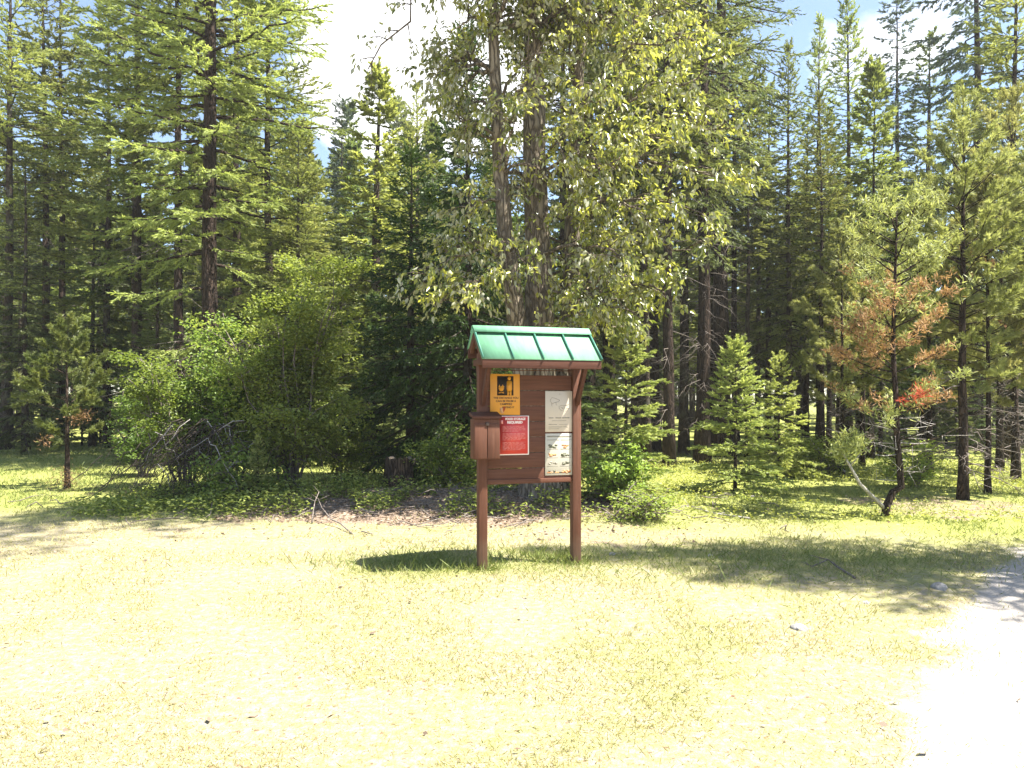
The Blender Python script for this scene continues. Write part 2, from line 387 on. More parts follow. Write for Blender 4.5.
# ------------------------------------------------------------------ grass and ground cover (stuff)
def build_grass():
    rng = np.random.default_rng(5)
    n = 230000
    d = 2.6 * (26 / 2.6) ** rng.random(n)                        # denser towards the viewer
    x = (rng.random(n) * 2 - 1) * (.78 * d + .5)
    so = soil_mask(x, d); gv = road_mask(x, d); g = green_mask(x, d)
    dens = .12 + .88 * sstep(.38, .62, fbm(x * 1.6, d * 1.6, 81, 5))
    keep = rng.random(n) < dens * (1 - .85 * so) * (1 - .93 * gv)
    x = x[keep]; d = d[keep]; g = g[keep]; m = len(x)
    for (cx, cy, sx_, sy_, k) in ((-.28, 7.0, .10, .08, 260), (.62, 7.26, .12, .09, 320), (-.8, 7.15, .5, .25, 1500), (.35, 7.5, .25, .16, 700), (2.2, 7.2, 1.4, .5, 3000)):
        x = np.concatenate([x, rng.normal(cx, sx_, k)]); d = np.concatenate([d, rng.normal(cy, sy_, k)]); g = np.concatenate([g, rng.uniform(.7, 1.3, k)])
    m = len(x)
    z = ground_z(x, d)
    h = (.012 + .030 * rng.random(m)) * (1 + 1.1 * g) * (1 + .06 * np.maximum(d - 4, 0))
    tall = rng.random(m) < .02; h = np.where(tall, h * 2.2, h)
    w = .0018 + .0008 * d
    P = np.stack([x, d, z - .004], -1)
    D = np.stack([rng.normal(size=m) * .95, rng.normal(size=m) * .95, np.ones(m)], -1)
    h = np.where(g > 1.0, h * 1.4, h)
    var = np.clip(1.05 - 1.1 * g + rng.normal(size=m) * .22, 0, 1)
    b = B(); b.blades(P, D, h, w, rng, var)
    tag(b.build('grass', M['grass']), 'short patchy dry grass covering the sunlit meadow', 'grass', kind='stuff')
    # shady green grass by the far left and under the trees
    # leafy ground cover on the mound edge
    n = 24000
    x = rng.uniform(-6.2, 1.0, n); y = rng.normal(11.2, .8, n)
    keep = (fbm(x * 1.6, y * 1.6, 91, 3) + .18 * sstep(-2.5, -4.2, x) > .485) & (y > 9.95 - .25 * (x < -3.5))
    x = x[keep]; y = y[keep]; m = len(x)
    z = ground_z(x, y) + rng.random(m) ** 1.6 * (.10 + .28 * fbm(x * 1.2, y * 1.2, 95, 2))
    D = np.stack([rng.normal(size=m), rng.normal(size=m), rng.normal(size=m) * .3 + .1], -1)
    Nn = np.stack([rng.normal(size=m) * .4, rng.normal(size=m) * .4, np.ones(m)], -1)
    b = B(); b.leaves(np.stack([x, y, z], -1), D, Nn, rng.uniform(.03, .075, m), rng.uniform(.02, .045, m), rng, rng.random(m))
    tag(b.build('undergrowth', M['under']), 'leafy green undergrowth along the bare mound below the shrubs', 'undergrowth', kind='stuff')
    # low bright cover below the young firs on the right
    n = 22000
    y = rng.uniform(9.6, 19, n); x = rng.uniform(.9, 11.5, n)
    keep = (fbm(x * .9, y * .9, 101, 4) > .47) & (rng.random(n) > soil_mask(x, y))
    x = x[keep]; y = y[keep]; m = len(x)
    z = ground_z(x, y) + rng.random(m) ** 1.5 * .13
    D = np.stack([rng.normal(size=m), rng.normal(size=m), rng.normal(size=m) * .35 + .25], -1)
    Nn = np.stack([rng.normal(size=m) * .5, rng.normal(size=m) * .5, np.ones(m)], -1)
    b = B(); b.leaves(np.stack([x, y, z], -1), D, Nn, rng.uniform(.03, .07, m), rng.uniform(.018, .04, m), rng, .35 + .65 * rng.random(m))
    tag(b.build('ground_cover', M['under']), 'low bright green plants carpeting the clearing around the young firs', 'ground cover', kind='stuff')
    # litter: dead leaves, bark crumbs and small sticks
    n = 9000
    x = rng.normal(-.6, 2.6, n); y = rng.normal(10.4, .9, n)
    x2 = rng.uniform(-6, 7, 2600); y2 = rng.uniform(3, 9, 2600)
    x = np.concatenate([x, x2]); y = np.concatenate([y, y2]); m = len(x)
    keep = np.concatenate([rng.random(n) < soil_mask(x[:n], y[:n]) + .12, rng.random(2600) < .06])
    x = x[keep]; y = y[keep]; m = len(x)
    D = np.stack([rng.normal(size=m), rng.normal(size=m), rng.normal(size=m) * .25], -1)
    b = B(); b.blades(np.stack([x, y, ground_z(x, y) + .008 + .02 * rng.random(m)], -1), D, rng.uniform(.02, .07, m), rng.uniform(.012, .035, m), rng, rng.random(m))
    for k in range(150):
        sx = rng.normal(-.9, 2.3); sy = rng.normal(10.7, .7); a = rng.uniform(0, 6.28); L = rng.uniform(.15, .7)
        pts = []
        for j in range(4):
            u = j / 3 - .5
            pts.append((sx + math.cos(a) * L * u + rng.normal() * .02, sy + math.sin(a) * L * u, float(ground_z(sx, sy)) + .02 + abs(rng.normal()) * .05))
        b.tube(pts, [.007, .008, .007, .003], 4, 0, 1)
    tag(b.build('litter', [M['litter'], M['twig']]), 'dead leaves and broken twigs scattered over the bare soil', 'litter', kind='stuff')
M['litter'] = foliage_mat('dead_leaf_litter', (.10, .065, .045), (.36, .28, .21), .1, .8, .1, .02, 1.0)
build_grass()

# ------------------------------------------------------------------ conifers
def conifer(seed, H, z0, Rm, nb, shape='cone', droop=.25, e_low=-5, e_top=45, sp=.16, twl=.55, bl=(.08, .022), dens=26,
            tr=.18, dead=0, fan=1., hang=0., lean=0., jit=.3, sparse=0., tuft=False, deadfrac=None, cnt=30000):
    """returns dict of B: trunk, crown (and dead needles)"""
    rng = np.random.default_rng(seed)
    tb, cb = B(), B(); xb = B()
    nz = 14; tz = np.linspace(0, 1, nz)
    bend = np.cumsum(rng.normal(size=(nz, 2)) * .012 * H / 10, 0); bend -= bend[0]
    axis = np.stack([bend[:, 0] + lean * tz * H, bend[:, 1], tz * H], -1)
    rad = tr * ((1 - tz) ** .85 * .97 + .03); rad[0] *= 1.35
    P0 = axis.copy(); P0[0, 2] = -.15
    tb.tube(P0, rad, 9, 0., 0, .12, rng)
    def ax(z): return np.array([np.interp(z, axis[:, 2], axis[:, 0]), np.interp(z, axis[:, 2], axis[:, 1]), z])
    prof = {'cone': lambda t: (1 - t) ** .85, 'larch': lambda t: min(1., .62 + 1.2 * t) * min(1, (1 - t) * 1.55) ** .8,
            'pine': lambda t: min(1., .5 + 1.4 * t) * min(1, (1 - t) * 1.9 + .10) ** .8,
            'spire': lambda t: .25 + .75 * (1 - t) ** .9}[shape]
    tP = []; tD = []; tL = []; tV = []; tX = []
    ts = np.sort(rng.random(nb) ** .9)
    az = 0.
    for i, t in enumerate(ts):
        az += 2.39996 + rng.normal() * .35
        z = z0 + (H - z0) * t
        if sparse and rng.random() < sparse: continue
        L = Rm * prof(t) * rng.uniform(1 - jit, 1 + jit * .45) + .06
        el = R(e_low + (e_top - e_low) * t ** 1.5) + rng.normal() * .08
        k = max(4, int(L / .3) + 2); s = np.linspace(0, 1, k)
        hd = np.array([math.cos(az), math.sin(az), 0])
        zz = L * (math.tan(el) * s * .9 - droop * (1 - t) * s ** 2 + droop * .55 * (1 - t * .5) * s ** 3)
        pts = ax(z)[None] + hd[None] * (L * s * math.cos(el))[:, None]; pts[:, 2] += zz
        pts[1:, :2] += rng.normal(size=(k - 1, 2)) * .025 * L
        br = max(.006, .018 * L ** .8 * (tr / .18) ** .5)
        tb.tube(pts, np.linspace(br, br * .25, k), 4, 0., 0)
        # twigs
        nt = max(3, int(L / sp * (1 + .5 * (L > 1))))
        s0 = .12 if shape != 'pine' else .35
        ss = s0 + (1 - s0) * (np.arange(nt) + rng.random(nt)) / nt
        B0 = np.stack([np.interp(ss, s, pts[:, j]) for j in range(3)], -1)
        tan = pts[-1] - pts[0]; tan /= np.linalg.norm(tan) + 1e-9
        sd = np.cross(tan, [0, 0, 1.]); sd /= np.linalg.norm(sd) + 1e-9
        sg = np.where(np.arange(nt) % 2 == 0, 1., -1.)
        ang = rng.uniform(.45, 1.05, nt)
        D = tan[None] * np.cos(ang)[:, None] + sd[None] * (sg * np.sin(ang))[:, None] * fan
        D[:, 2] += rng.normal(size=nt) * (.18 if not tuft else .5) - hang
        Lt = twl * (1.08 - .75 * ss) * rng.uniform(.6, 1.15, nt) * min(1., .35 + L / Rm * .8)
        # leader twig
        B0 = np.vstack([B0, pts[-2:-1]]); D = np.vstack([D, tan[None] + np.array([[0, 0, .15]])]); Lt = np.append(Lt, twl * .5)
        cl = rng.random()
        v = np.clip(.25 + .5 * cl + rng.normal(size=nt + 1) * .14, 0, 1)
        tP.append(B0); tD.append(D); tL.append(Lt); tV.append(v)
        isd = 0.
        if deadfrac and deadfrac[0] < t < deadfrac[1] and rng.random() < deadfrac[2]: isd = 1.
        tX.append(np.full(nt + 1, isd))
    # top leader
    tP.append(np.repeat(ax(H - .3)[None], 3, 0)); tD.append(np.array([[.05, 0, 1.], [.25, .1, 1], [-.2, -.15, 1]])); tL.append(np.array([.45, .25, .25]) * min(1, H / 6)); tV.append(np.full(3, .8)); tX.append(np.zeros(3))
    tP = np.vstack(tP); tD = np.vstack(tD); tL = np.concatenate(tL); tV = np.concatenate(tV); tX = np.concatenate(tX)
    tD /= np.linalg.norm(tD, axis=1)[:, None] + 1e-9
    cf = tL * cnt / tL.sum(); cnt = np.maximum(2, np.floor(cf + rng.random(len(tL))).astype(int)); ii = np.repeat(np.arange(len(tL)), cnt)
    u = rng.random(len(ii)) ** (.55 if tuft else .85)
    curve = np.zeros((len(ii), 3)); curve[:, 2] = (-hang * .5 + (.25 if tuft else 0)) * (tL[ii] * u) ** 2
    P = tP[ii] + tD[ii] * (tL[ii] * u)[:, None] + curve
    rd = rng.normal(size=(len(ii), 3)) * (.45 if not tuft else .5)
    if not tuft: rd[:, 2] *= .5
    D = tD[ii] + rd
    Lb = bl[0] * rng.uniform(.65, 1.25, len(ii)); Wb = bl[1] * rng.uniform(.7, 1.3, len(ii))
    var = np.clip(tV[ii] + rng.normal(size=len(ii)) * .13, 0, 1)
    dm = tX[ii] > .5
    cb.blades(P[~dm], D[~dm], Lb[~dm], Wb[~dm], rng, var[~dm])
    if dm.any(): xb.blades(P[dm], D[dm], Lb[dm], Wb[dm], rng, var[dm])
    # dead lower branches
    db = B()
    for i in range(dead):
        z = rng.uniform(.06 * H, z0 * 1.15 + .3); a = rng.uniform(0, 6.28); L = Rm * rng.uniform(.25, .75)
        k = 5; s = np.linspace(0, 1, k)
        pts = ax(z)[None] + np.array([math.cos(a), math.sin(a), 0])[None] * (L * s)[:, None]
        pts[:, 2] += -L * rng.uniform(.1, .5) * s ** 1.6; pts[1:] += rng.normal(size=(k - 1, 3)) * .04
        tb.tube(pts, np.linspace(.013, .003, k), 3, 0, 1)
        for j in range(rng.integers(2, 6)):
            p = pts[rng.integers(1, k)]; q = p + np.array([math.cos(a + rng.normal()), math.sin(a + rng.normal()), -.5 + rng.normal() * .3]) * L * .3
            tb.tube([p, (p + q) / 2 + rng.normal(size=3) * .02, q], [.006, .004, .002], 3, 0, 1)
    return dict(trunk=tb, crown=cb, dead_needles=xb, H=H)

class Proto:
    def __init__(s, d, leaf, bark='bark', deadmat='dead', twig='twig'):
        s.H = d['H']; s.parts = []
        for nm, mt in (('trunk', bark), ('crown', leaf), ('dead_needles', deadmat)):
            b = d[nm]
            if b.n: s.parts.append((nm, b.mesh(nm, [M[mt], M[twig]], smooth=(nm == 'trunk'))))

def plant(proto, name, px, d, H, label, cat='tree', group=None, rs=1., rz=None, kind_parts=True, tilt=None, x=None):
    X = wx(px, d) if x is None else x
    z = float(ground_z(X, d)) - .02
    rng = np.random.default_rng(int(px * 31 + d * 977) & 0x7fffffff)
    o = empty(name, (X, d, z), rng.uniform(0, 6.28) if rz is None else rz)
    s = H / proto.H; o.scale = (s * rs, s * rs, s)
    if tilt: o.rotation_euler = (tilt[0], tilt[1], o.rotation_euler[2])
    tag(o, label, cat, group)
    for nm, me in proto.parts:
        c = bpy.data.objects.new(nm, me); C.objects.link(c); c.parent = o
    return o

P = {}
larch_kw = dict(shape='larch', droop=.35, e_low=-8, e_top=48, sp=.17, twl=.75, bl=(.12, .028), cnt=46000, fan=.8, hang=.12)
P['larchA'] = Proto(conifer(11, 16, 4.2, 2.1, 100, tr=.17, dead=26, **larch_kw), 'larch', 'bark')
P['larchB'] = Proto(conifer(12, 16, 3.2, 1.9, 105, tr=.15, dead=20, **larch_kw), 'larch', 'bark')
P['larchC'] = Proto(conifer(13, 15, 5.2, 1.8, 84, tr=.15, dead=30, **larch_kw), 'larch', 'barkred')
P['larchD'] = Proto(conifer(14, 16, 2.4, 2.3, 112, tr=.16, dead=14, **larch_kw), 'larch', 'bark')
P['bigA'] = Proto(conifer(15, 22, 2.6, 3.0, 170, tr=.23, dead=34, **{**larch_kw, 'twl': 1.0, 'cnt': 110000}), 'larch', 'barkred')
P['bigB'] = Proto(conifer(16, 22, 6.2, 2.3, 120, tr=.26, dead=60, **{**larch_kw, 'twl': .95, 'cnt': 42000, 'e_low': -22}), 'spruce', 'barkred')
spr = dict(shape='cone', droop=.45, e_low=-12, e_top=38, sp=.15, twl=.62, bl=(.12, .032), cnt=50000, fan=1., hang=.18)
P['spruceA'] = Proto(conifer(21, 12, .7, 2.2, 125, tr=.15, dead=6, **spr), 'spruce')
P['spruceB'] = Proto(conifer(22, 12, 1.2, 1.9, 110, tr=.14, dead=10, **spr), 'spruce')
P['cedar'] = Proto(conifer(23, 8.5, .5, 2.5, 170, tr=.15, dead=16, **{**spr, 'hang': .32, 'twl': .8, 'cnt': 50000, 'bl': (.11, .034), 'droop': .55}), 'cedar')
P['firMid'] = Proto(conifer(24, 12, 1.0, 1.75, 140, tr=.15, dead=6, **{**spr, 'twl': .6, 'droop': .3, 'e_top': 52, 'cnt': 70000}), 'larch')
P['point'] = Proto(conifer(61, 14, 3.6, 1.95, 190, tr=.14, dead=24, **{**spr, 'twl': .55, 'droop': .28, 'e_top': 52, 'bl': (.11, .026), 'cnt': 52000}), 'larch', 'bark')
P['spireA'] = Proto(conifer(25, 18, 3.5, 1.9, 125, shape='spire', droop=.42, e_low=-22, e_top=25, sp=.17, twl=.55, bl=(.15, .045), cnt=24000, tr=.17, dead=20, fan=1., hang=.2), 'spire')
P['spireB'] = Proto(conifer(26, 18, 5.5, 2.5, 95, shape='spire', droop=.55, e_low=-24, e_top=20, sp=.16, twl=.75, bl=(.16, .045), cnt=26000, tr=.19, dead=20, fan=1., hang=.3), 'spire')
P['slimA'] = Proto(conifer(27, 14, 5.0, 1.35, 95, tr=.13, dead=30, **{**larch_kw, 'cnt': 15000, 'bl': (.21, .07)}), 'spruce')
P['slimB'] = Proto(conifer(28, 14, 3.6, 1.5, 105, tr=.12, dead=24, **{**larch_kw, 'cnt': 17000, 'bl': (.21, .07)}), 'larch')
P['slimC'] = Proto(conifer(29, 13, 1.6, 1.6, 110, tr=.12, dead=10, **{**spr, 'cnt': 20000, 'bl': (.20, .07)}), 'spruce')
P['highA'] = Proto(conifer(51, 16, 7.5, 1.3, 55, tr=.16, dead=60, **{**larch_kw, 'cnt': 18000}), 'larch', 'barkred', twig='brush')
P['highB'] = Proto(conifer(52, 16, 8.5, 1.2, 50, tr=.13, dead=56, **{**larch_kw, 'cnt': 17000}), 'larch', 'bark', twig='brush')
fk = dict(shape='cone', droop=.18, e_low=-4, e_top=42, sp=.065, twl=.33, bl=(.058, .016), cnt=36000, fan=1., hang=.07, jit=.22)
P['firA'] = Proto(conifer(31, 2.5, .10, .95, 96, tr=.035, **fk), 'fir')
P['firB'] = Proto(conifer(32, 2.5, .12, .86, 88, tr=.035, **fk), 'fir')
P['firC'] = Proto(conifer(33, 2.7, .10, .85, 64, tr=.035, **{**fk, 'jit': .35}), 'fir')
pk = dict(shape='pine', droop=-.25, e_low=8, e_top=58, sp=.13, twl=.34, bl=(.090, .012), cnt=56000, fan=.55, hang=-.35, tuft=True, jit=.3)
P['pineA'] = Proto(conifer(41, 6.4, 1.7, 1.15, 88, tr=.075, dead=30, **pk), 'pine', 'barkred')
P['pineB'] = Proto(conifer(42, 5.6, 1.5, 1.0, 72, tr=.06, dead=26, **pk), 'pine', 'barkred')
P['pineC'] = Proto(conifer(43, 7.0, 1.9, 1.3, 92, tr=.08, dead=26, deadfrac=(.1, .75, .28), **pk), 'pine', 'barkred')
P['pineS'] = Proto(conifer(45, 3.0, .8, .72, 34, tr=.05, **{**pk, 'twl': .40, 'cnt': 24000, 'bl': (.085, .013), 'e_low': 5, 'droop': -.45}), 'pinedark', 'barkred')

# ---- trees one can tell apart
gL, gM, gR = 'tall conifers along the left side of the clearing', 'conifers seen past the cottonwood', 'tall conifers along the right side of the clearing'
TREES = [
 ('larchA', 'larch', 6, 24, 17, 'green larch at the extreme left edge of the photo, cut by the frame', gL, 1.0),
 ('larchC', 'larch', 48, 27, 18.5, 'thin bare-trunked larch, left one of the close pair behind the small pine', gL, .9),
 ('larchC', 'larch', 63, 27.6, 18.5, 'thin bare-trunked larch, right one of the close pair behind the small pine', gL, .85),
 ('larchB', 'larch', 108, 25, 16, 'slim larch with drooping boughs just right of the thin-trunked pair', gL, .95),
 ('larchA', 'larch', 137, 23, 19, 'dark-trunked larch midway between the thin-trunked pair and the thickest left trunk', gL, .95),
 ('larchC', 'larch', 181, 22, 18, 'narrow larch close on the left of the thickest left-hand trunk', gL, .9),
 ('bigA', 'larch', 209, 18, 22, 'biggest larch of the left side, thick dark trunk behind the leafy shrub', gL, .95),
 ('larchD', 'larch', 268, 20, 14.5, 'broad bright green larch whose boughs reach out over the open sky gap', gL, 1.05),
 ('larchB', 'larch', 236, 25, 20, 'tall larch directly behind the right boughs of the thickest left larch', gL, 1.0),
 ('larchD', 'larch', 298, 19, 8.6, 'low pale green larch bordering the sky gap above the tall shrub', gL, 1.2),
 ('spruceA', 'spruce', 26, 22, 9.0, 'dark dense spruce filling the shade behind the small pine on the left', gL, 1.0),
 ('spruceB', 'spruce', 92, 25, 8.5, 'dark spruce between the small pine and the leafy shrubs', gL, 1.1),
 ('spruceA', 'spruce', 158, 23, 7.5, 'shaded spruce behind the brush pile', gL, 1.0),
 ('firMid', 'fir', 378, 22, 11.4, 'pointed light green fir standing alone in the sky gap left of the cottonwood', gM, 1.55),
 ('spireA', 'spruce', 343, 34, 15.4, 'faint far spruce with thin spire in the sky gap, left of the pointed fir', gM, .8),
 ('larchB', 'larch', 416, 26, 12.6, 'short larch touching the cottonwood leaves on their left', gM, 1.1),
 ('cedar', 'cedar', 412, 15, 6.6, 'dark drooping cedar above the old stump', gM, 1.0),
 ('cedar', 'cedar', 468, 14.2, 8.6, 'dark cedar close behind the left stem of the cottonwood', gM, .75),
 ('spruceB', 'spruce', 342, 24, 7.6, 'shaded spruce behind the right half of the tall leafy shrub', gM, 1.2),
 ('larchA', 'larch', 566, 19, 15, 'larch hidden mostly behind the cottonwood stems', gM, .9),
 ('bigB', 'conifer', 722, 21, 22, 'tallest dark conifer right of the cottonwood, drooping boughs against the sky', gR, .95),
 ('bigB', 'conifer', 702, 18.2, 19, 'thickest dark trunk of the right side, left of the young firs', gR, .8),
 ('larchC', 'larch', 669, 17.6, 16, 'dark larch trunk between the kiosk roof and the thickest right-hand trunk', gR, .9),
 ('larchC', 'larch', 736, 22, 14, 'thin larch trunk rising behind the tip of the larger young fir', gR, .8),
 ('larchA', 'larch', 757, 23.5, 12, 'slender larch between the two young firs, further back', gR, .8),
 ('point', 'larch', 789, 21, 11.6, 'light green larch, left one of the three pointed larches in the right-hand skyline', gR, .95),
 ('point', 'larch', 819, 26, 14.9, 'pale larch, middle one of the three pointed larches in the right-hand skyline', gR, .8),
 ('point', 'larch', 847, 22, 13.6, 'tall bright larch, right one of the three pointed larches in the right-hand skyline', gR, 1.0),
 ('spireA', 'spruce', 895, 30, 18.2, 'bluish narrow spruce with open branches rising clear into the sky', gR, 1.0),
 ('spruceB', 'spruce', 926, 28, 15.4, 'broad greyish spruce beside the bluish narrow one', gR, 1.15),
 ('spireB', 'spruce', 977, 24, 19.5, 'dark blue spruce with drooping boughs, topping the right corner of the photo', gR, 1.0),
 ('larchC', 'larch', 1010, 20, 14.5, 'olive larch at the extreme right edge behind the pines', gR, 1.0),
 ('larchC', 'larch', 822, 18, 9, 'short dark-trunked larch behind the right young fir', gR, .9),
 ('slimA', 'conifer', 640, 21, 13, 'slim conifer between the cottonwood leaves and the dark trunks', gR, 1.0),
 ('slimB', 'conifer', 606, 23, 14, 'slim conifer directly above the right end of the kiosk roof', gM, 1.0),
 ('slimB', 'conifer', 871, 20, 10.5, 'slim green conifer behind the orange-needled pine', gR, 1.0),
]
for k, nm, px, d, H, lab, grp, rs in TREES:
    plant(P[k], nm, px, d, H, lab, 'tree', grp, rs)

gP = 'young lodgepole pines by the gravel road'
plant(P['pineA'], 'pine', 963, 11.9, 6.3, 'young olive pine with straight bare lower trunk, right of the orange one', 'tree', gP, 1.1)
plant(P['pineC'], 'pine', 1016, 14.5, 7.4, 'pine with browning needles at the right edge of the photo', 'tree', gP, 1.0)
plant(P['pineB'], 'pine', 988, 12.6, 5.2, 'thin young pine close behind the straight olive one', 'tree', gP, .95)
plant(P['pineB'], 'pine', 842, 15.5, 5.0, 'small olive pine left of the orange-needled one', 'tree', gP, 1.05)
plant(P['pineA'], 'pine', 930, 15.5, 5.0, 'olive pine filling the gap between the orange pine and the straight one', 'tree', gP, 1.1)
plant(P['pineB'], 'pine', 1000, 16.5, 6.6, 'taller olive pine behind the thin young one near the right edge', 'tree', gP, 1.25)
plant(P['pineA'], 'pine', 862, 18.0, 5.6, 'olive pine standing behind the orange-needled pine', 'tree', gP, 1.1)
plant(P['pineA'], 'pine', 1052, 12.5, 6.5, 'olive pine just outside the right edge, boughs entering the photo', 'tree', gP, 1.0)
plant(P['pineS'], 'pine', 67, 13.2, 2.75, 'small lone pine in the left meadow with a patch of brown needles', 'tree', None, 1.15)
gF = 'young firs in the clearing'
plant(P['firA'], 'young_fir', 735, 12.5, 2.55, 'larger of the two bright young firs in the clearing', 'tree', gF, 1.0)
plant(P['firB'], 'young_fir', 779, 15.2, 2.45, 'smaller bright young fir behind the larger one', 'tree', gF, 1.0)
plant(P['firC'], 'young_fir', 626, 11.2, 2.75, 'young fir right beside the kiosk with a leafy bush at its foot', 'tree', gF, 1.15)
plant(P['firB'], 'young_fir', 258, 11.4, .95, 'knee-high bright fir sapling in front of the tall leafy shrub', 'tree', gF, .9)
plant(P['firC'], 'young_fir', 500, 13.6, 2.3, 'shaded young fir behind the kiosk box', 'tree', gF, 1.0)

trunks = [(646, 20), (655, 23), (684, 21.5), (713, 24), (748, 20.5), (768, 22), (776, 26), (806, 22.5), (829, 24), (858, 23), (612, 25), (590, 20)]
for i, (px, d) in enumerate(trunks):
    plant(P['highA' if i % 2 else 'highB'], 'larch', px, d, (15.5 + (i * 37 % 5) * .8) if px < 735 else 9.5 + (i % 3) * .7, 'bare dark trunk of a tall conifer in the shade right of the kiosk', 'tree', 'bare dark trunks in the shade right of the kiosk')
# ---- unnamed depth of the forest
rng = np.random.default_rng(77)
zones = [(-400, 130, 'conifer deep in the forest behind the far left larches'), (130, 330, 'conifer deep in the forest behind the thickest left larch'),
         (330, 640, 'conifer deep in the forest behind the cottonwood and cedar'), (640, 830, 'conifer deep in the forest behind the dark right-hand trunks'),
         (830, 1450, 'conifer deep in the forest behind the young pines')]
pts = []
for i in range(4000):
    d = rng.uniform(25, 58); x = rng.uniform(-.98, .98) * d
    if all((x - a) ** 2 + (d - b) ** 2 > 2.2 ** 2 for a, b, *_ in pts):
        px = 512 + F * x / d
        ty = rng.uniform(120, 250)
        if 300 < px < 350 or 395 < px < 435: ty = rng.uniform(95, 170)
        if px < 300: ty -= 40
        pts.append((x, d, px, ty))
    if len(pts) >= 175: break
for x, d, px, ty in pts:
    k = rng.choice(['slimA', 'slimB', 'slimC'], p=[.22, .36, .42] if not 600 < px < 860 else [.3, .6, .1])
    if px > 740: ty += 55
    H = wz(ty, d)
    lab = next(l for a, b, l in zones if a <= px < b) if -400 <= px < 1450 else zones[0 if px < 0 else -1][2]
    plant(P[k], 'conifer', px, d, H, lab, 'tree', lab.replace('conifer', 'conifers'), 13.5 / H * .95 if H < 13 else 1., x=x)
far = []
for i in range(3000):
    d = rng.uniform(61, 82); x = rng.uniform(-.95, .95) * d
    if all((x - a) ** 2 + (d - b) ** 2 > 3.4 ** 2 for a, b in far):
        far.append((x, d)); H = wz(rng.uniform(225, 290), d)
        plant(P['slimC'], 'conifer', 512 + F * x / d, d, H, 'low conifer closing the forest far behind all the other trees', 'tree', 'conifers closing the far side of the forest', 1.7, x=x)
    if len(far) >= 75: break
# understorey saplings in the shade
pts2 = []
for i in range(3000):
    d = rng.uniform(17.5, 31); x = rng.uniform(-.8, .8) * d; px = 512 + F * x / d
    if 600 < px < 870 or (px >= 870 and d < 21): continue
    if px < 130 and d < 25: continue
    if all((x - a) ** 2 + (d - b) ** 2 > 1.7 ** 2 for a, b in pts2):
        pts2.append((x, d))
        k = rng.choice(['spruceA', 'spruceB', 'slimC'])
        H = rng.uniform(2.2, 5.2)
        lab = next((l for a, b, l in zones if a <= px < b), zones[-1][2]).replace('conifer deep in the forest', 'low shaded spruce growing')
        plant(P[k], 'understorey_spruce', px, d, H, lab, 'tree', lab.replace('spruce', 'spruces'), rng.uniform(1.2, 1.7), x=x)
    if len(pts2) >= 80: break

# ---- tree standing beyond the right edge: throws the long shadow over the meadow
plant(P['bigA'], 'larch', 0, 6.15, 15.2, 'tall larch outside the right edge whose shadow crosses the meadow', 'tree', None, .82, x=8.1)

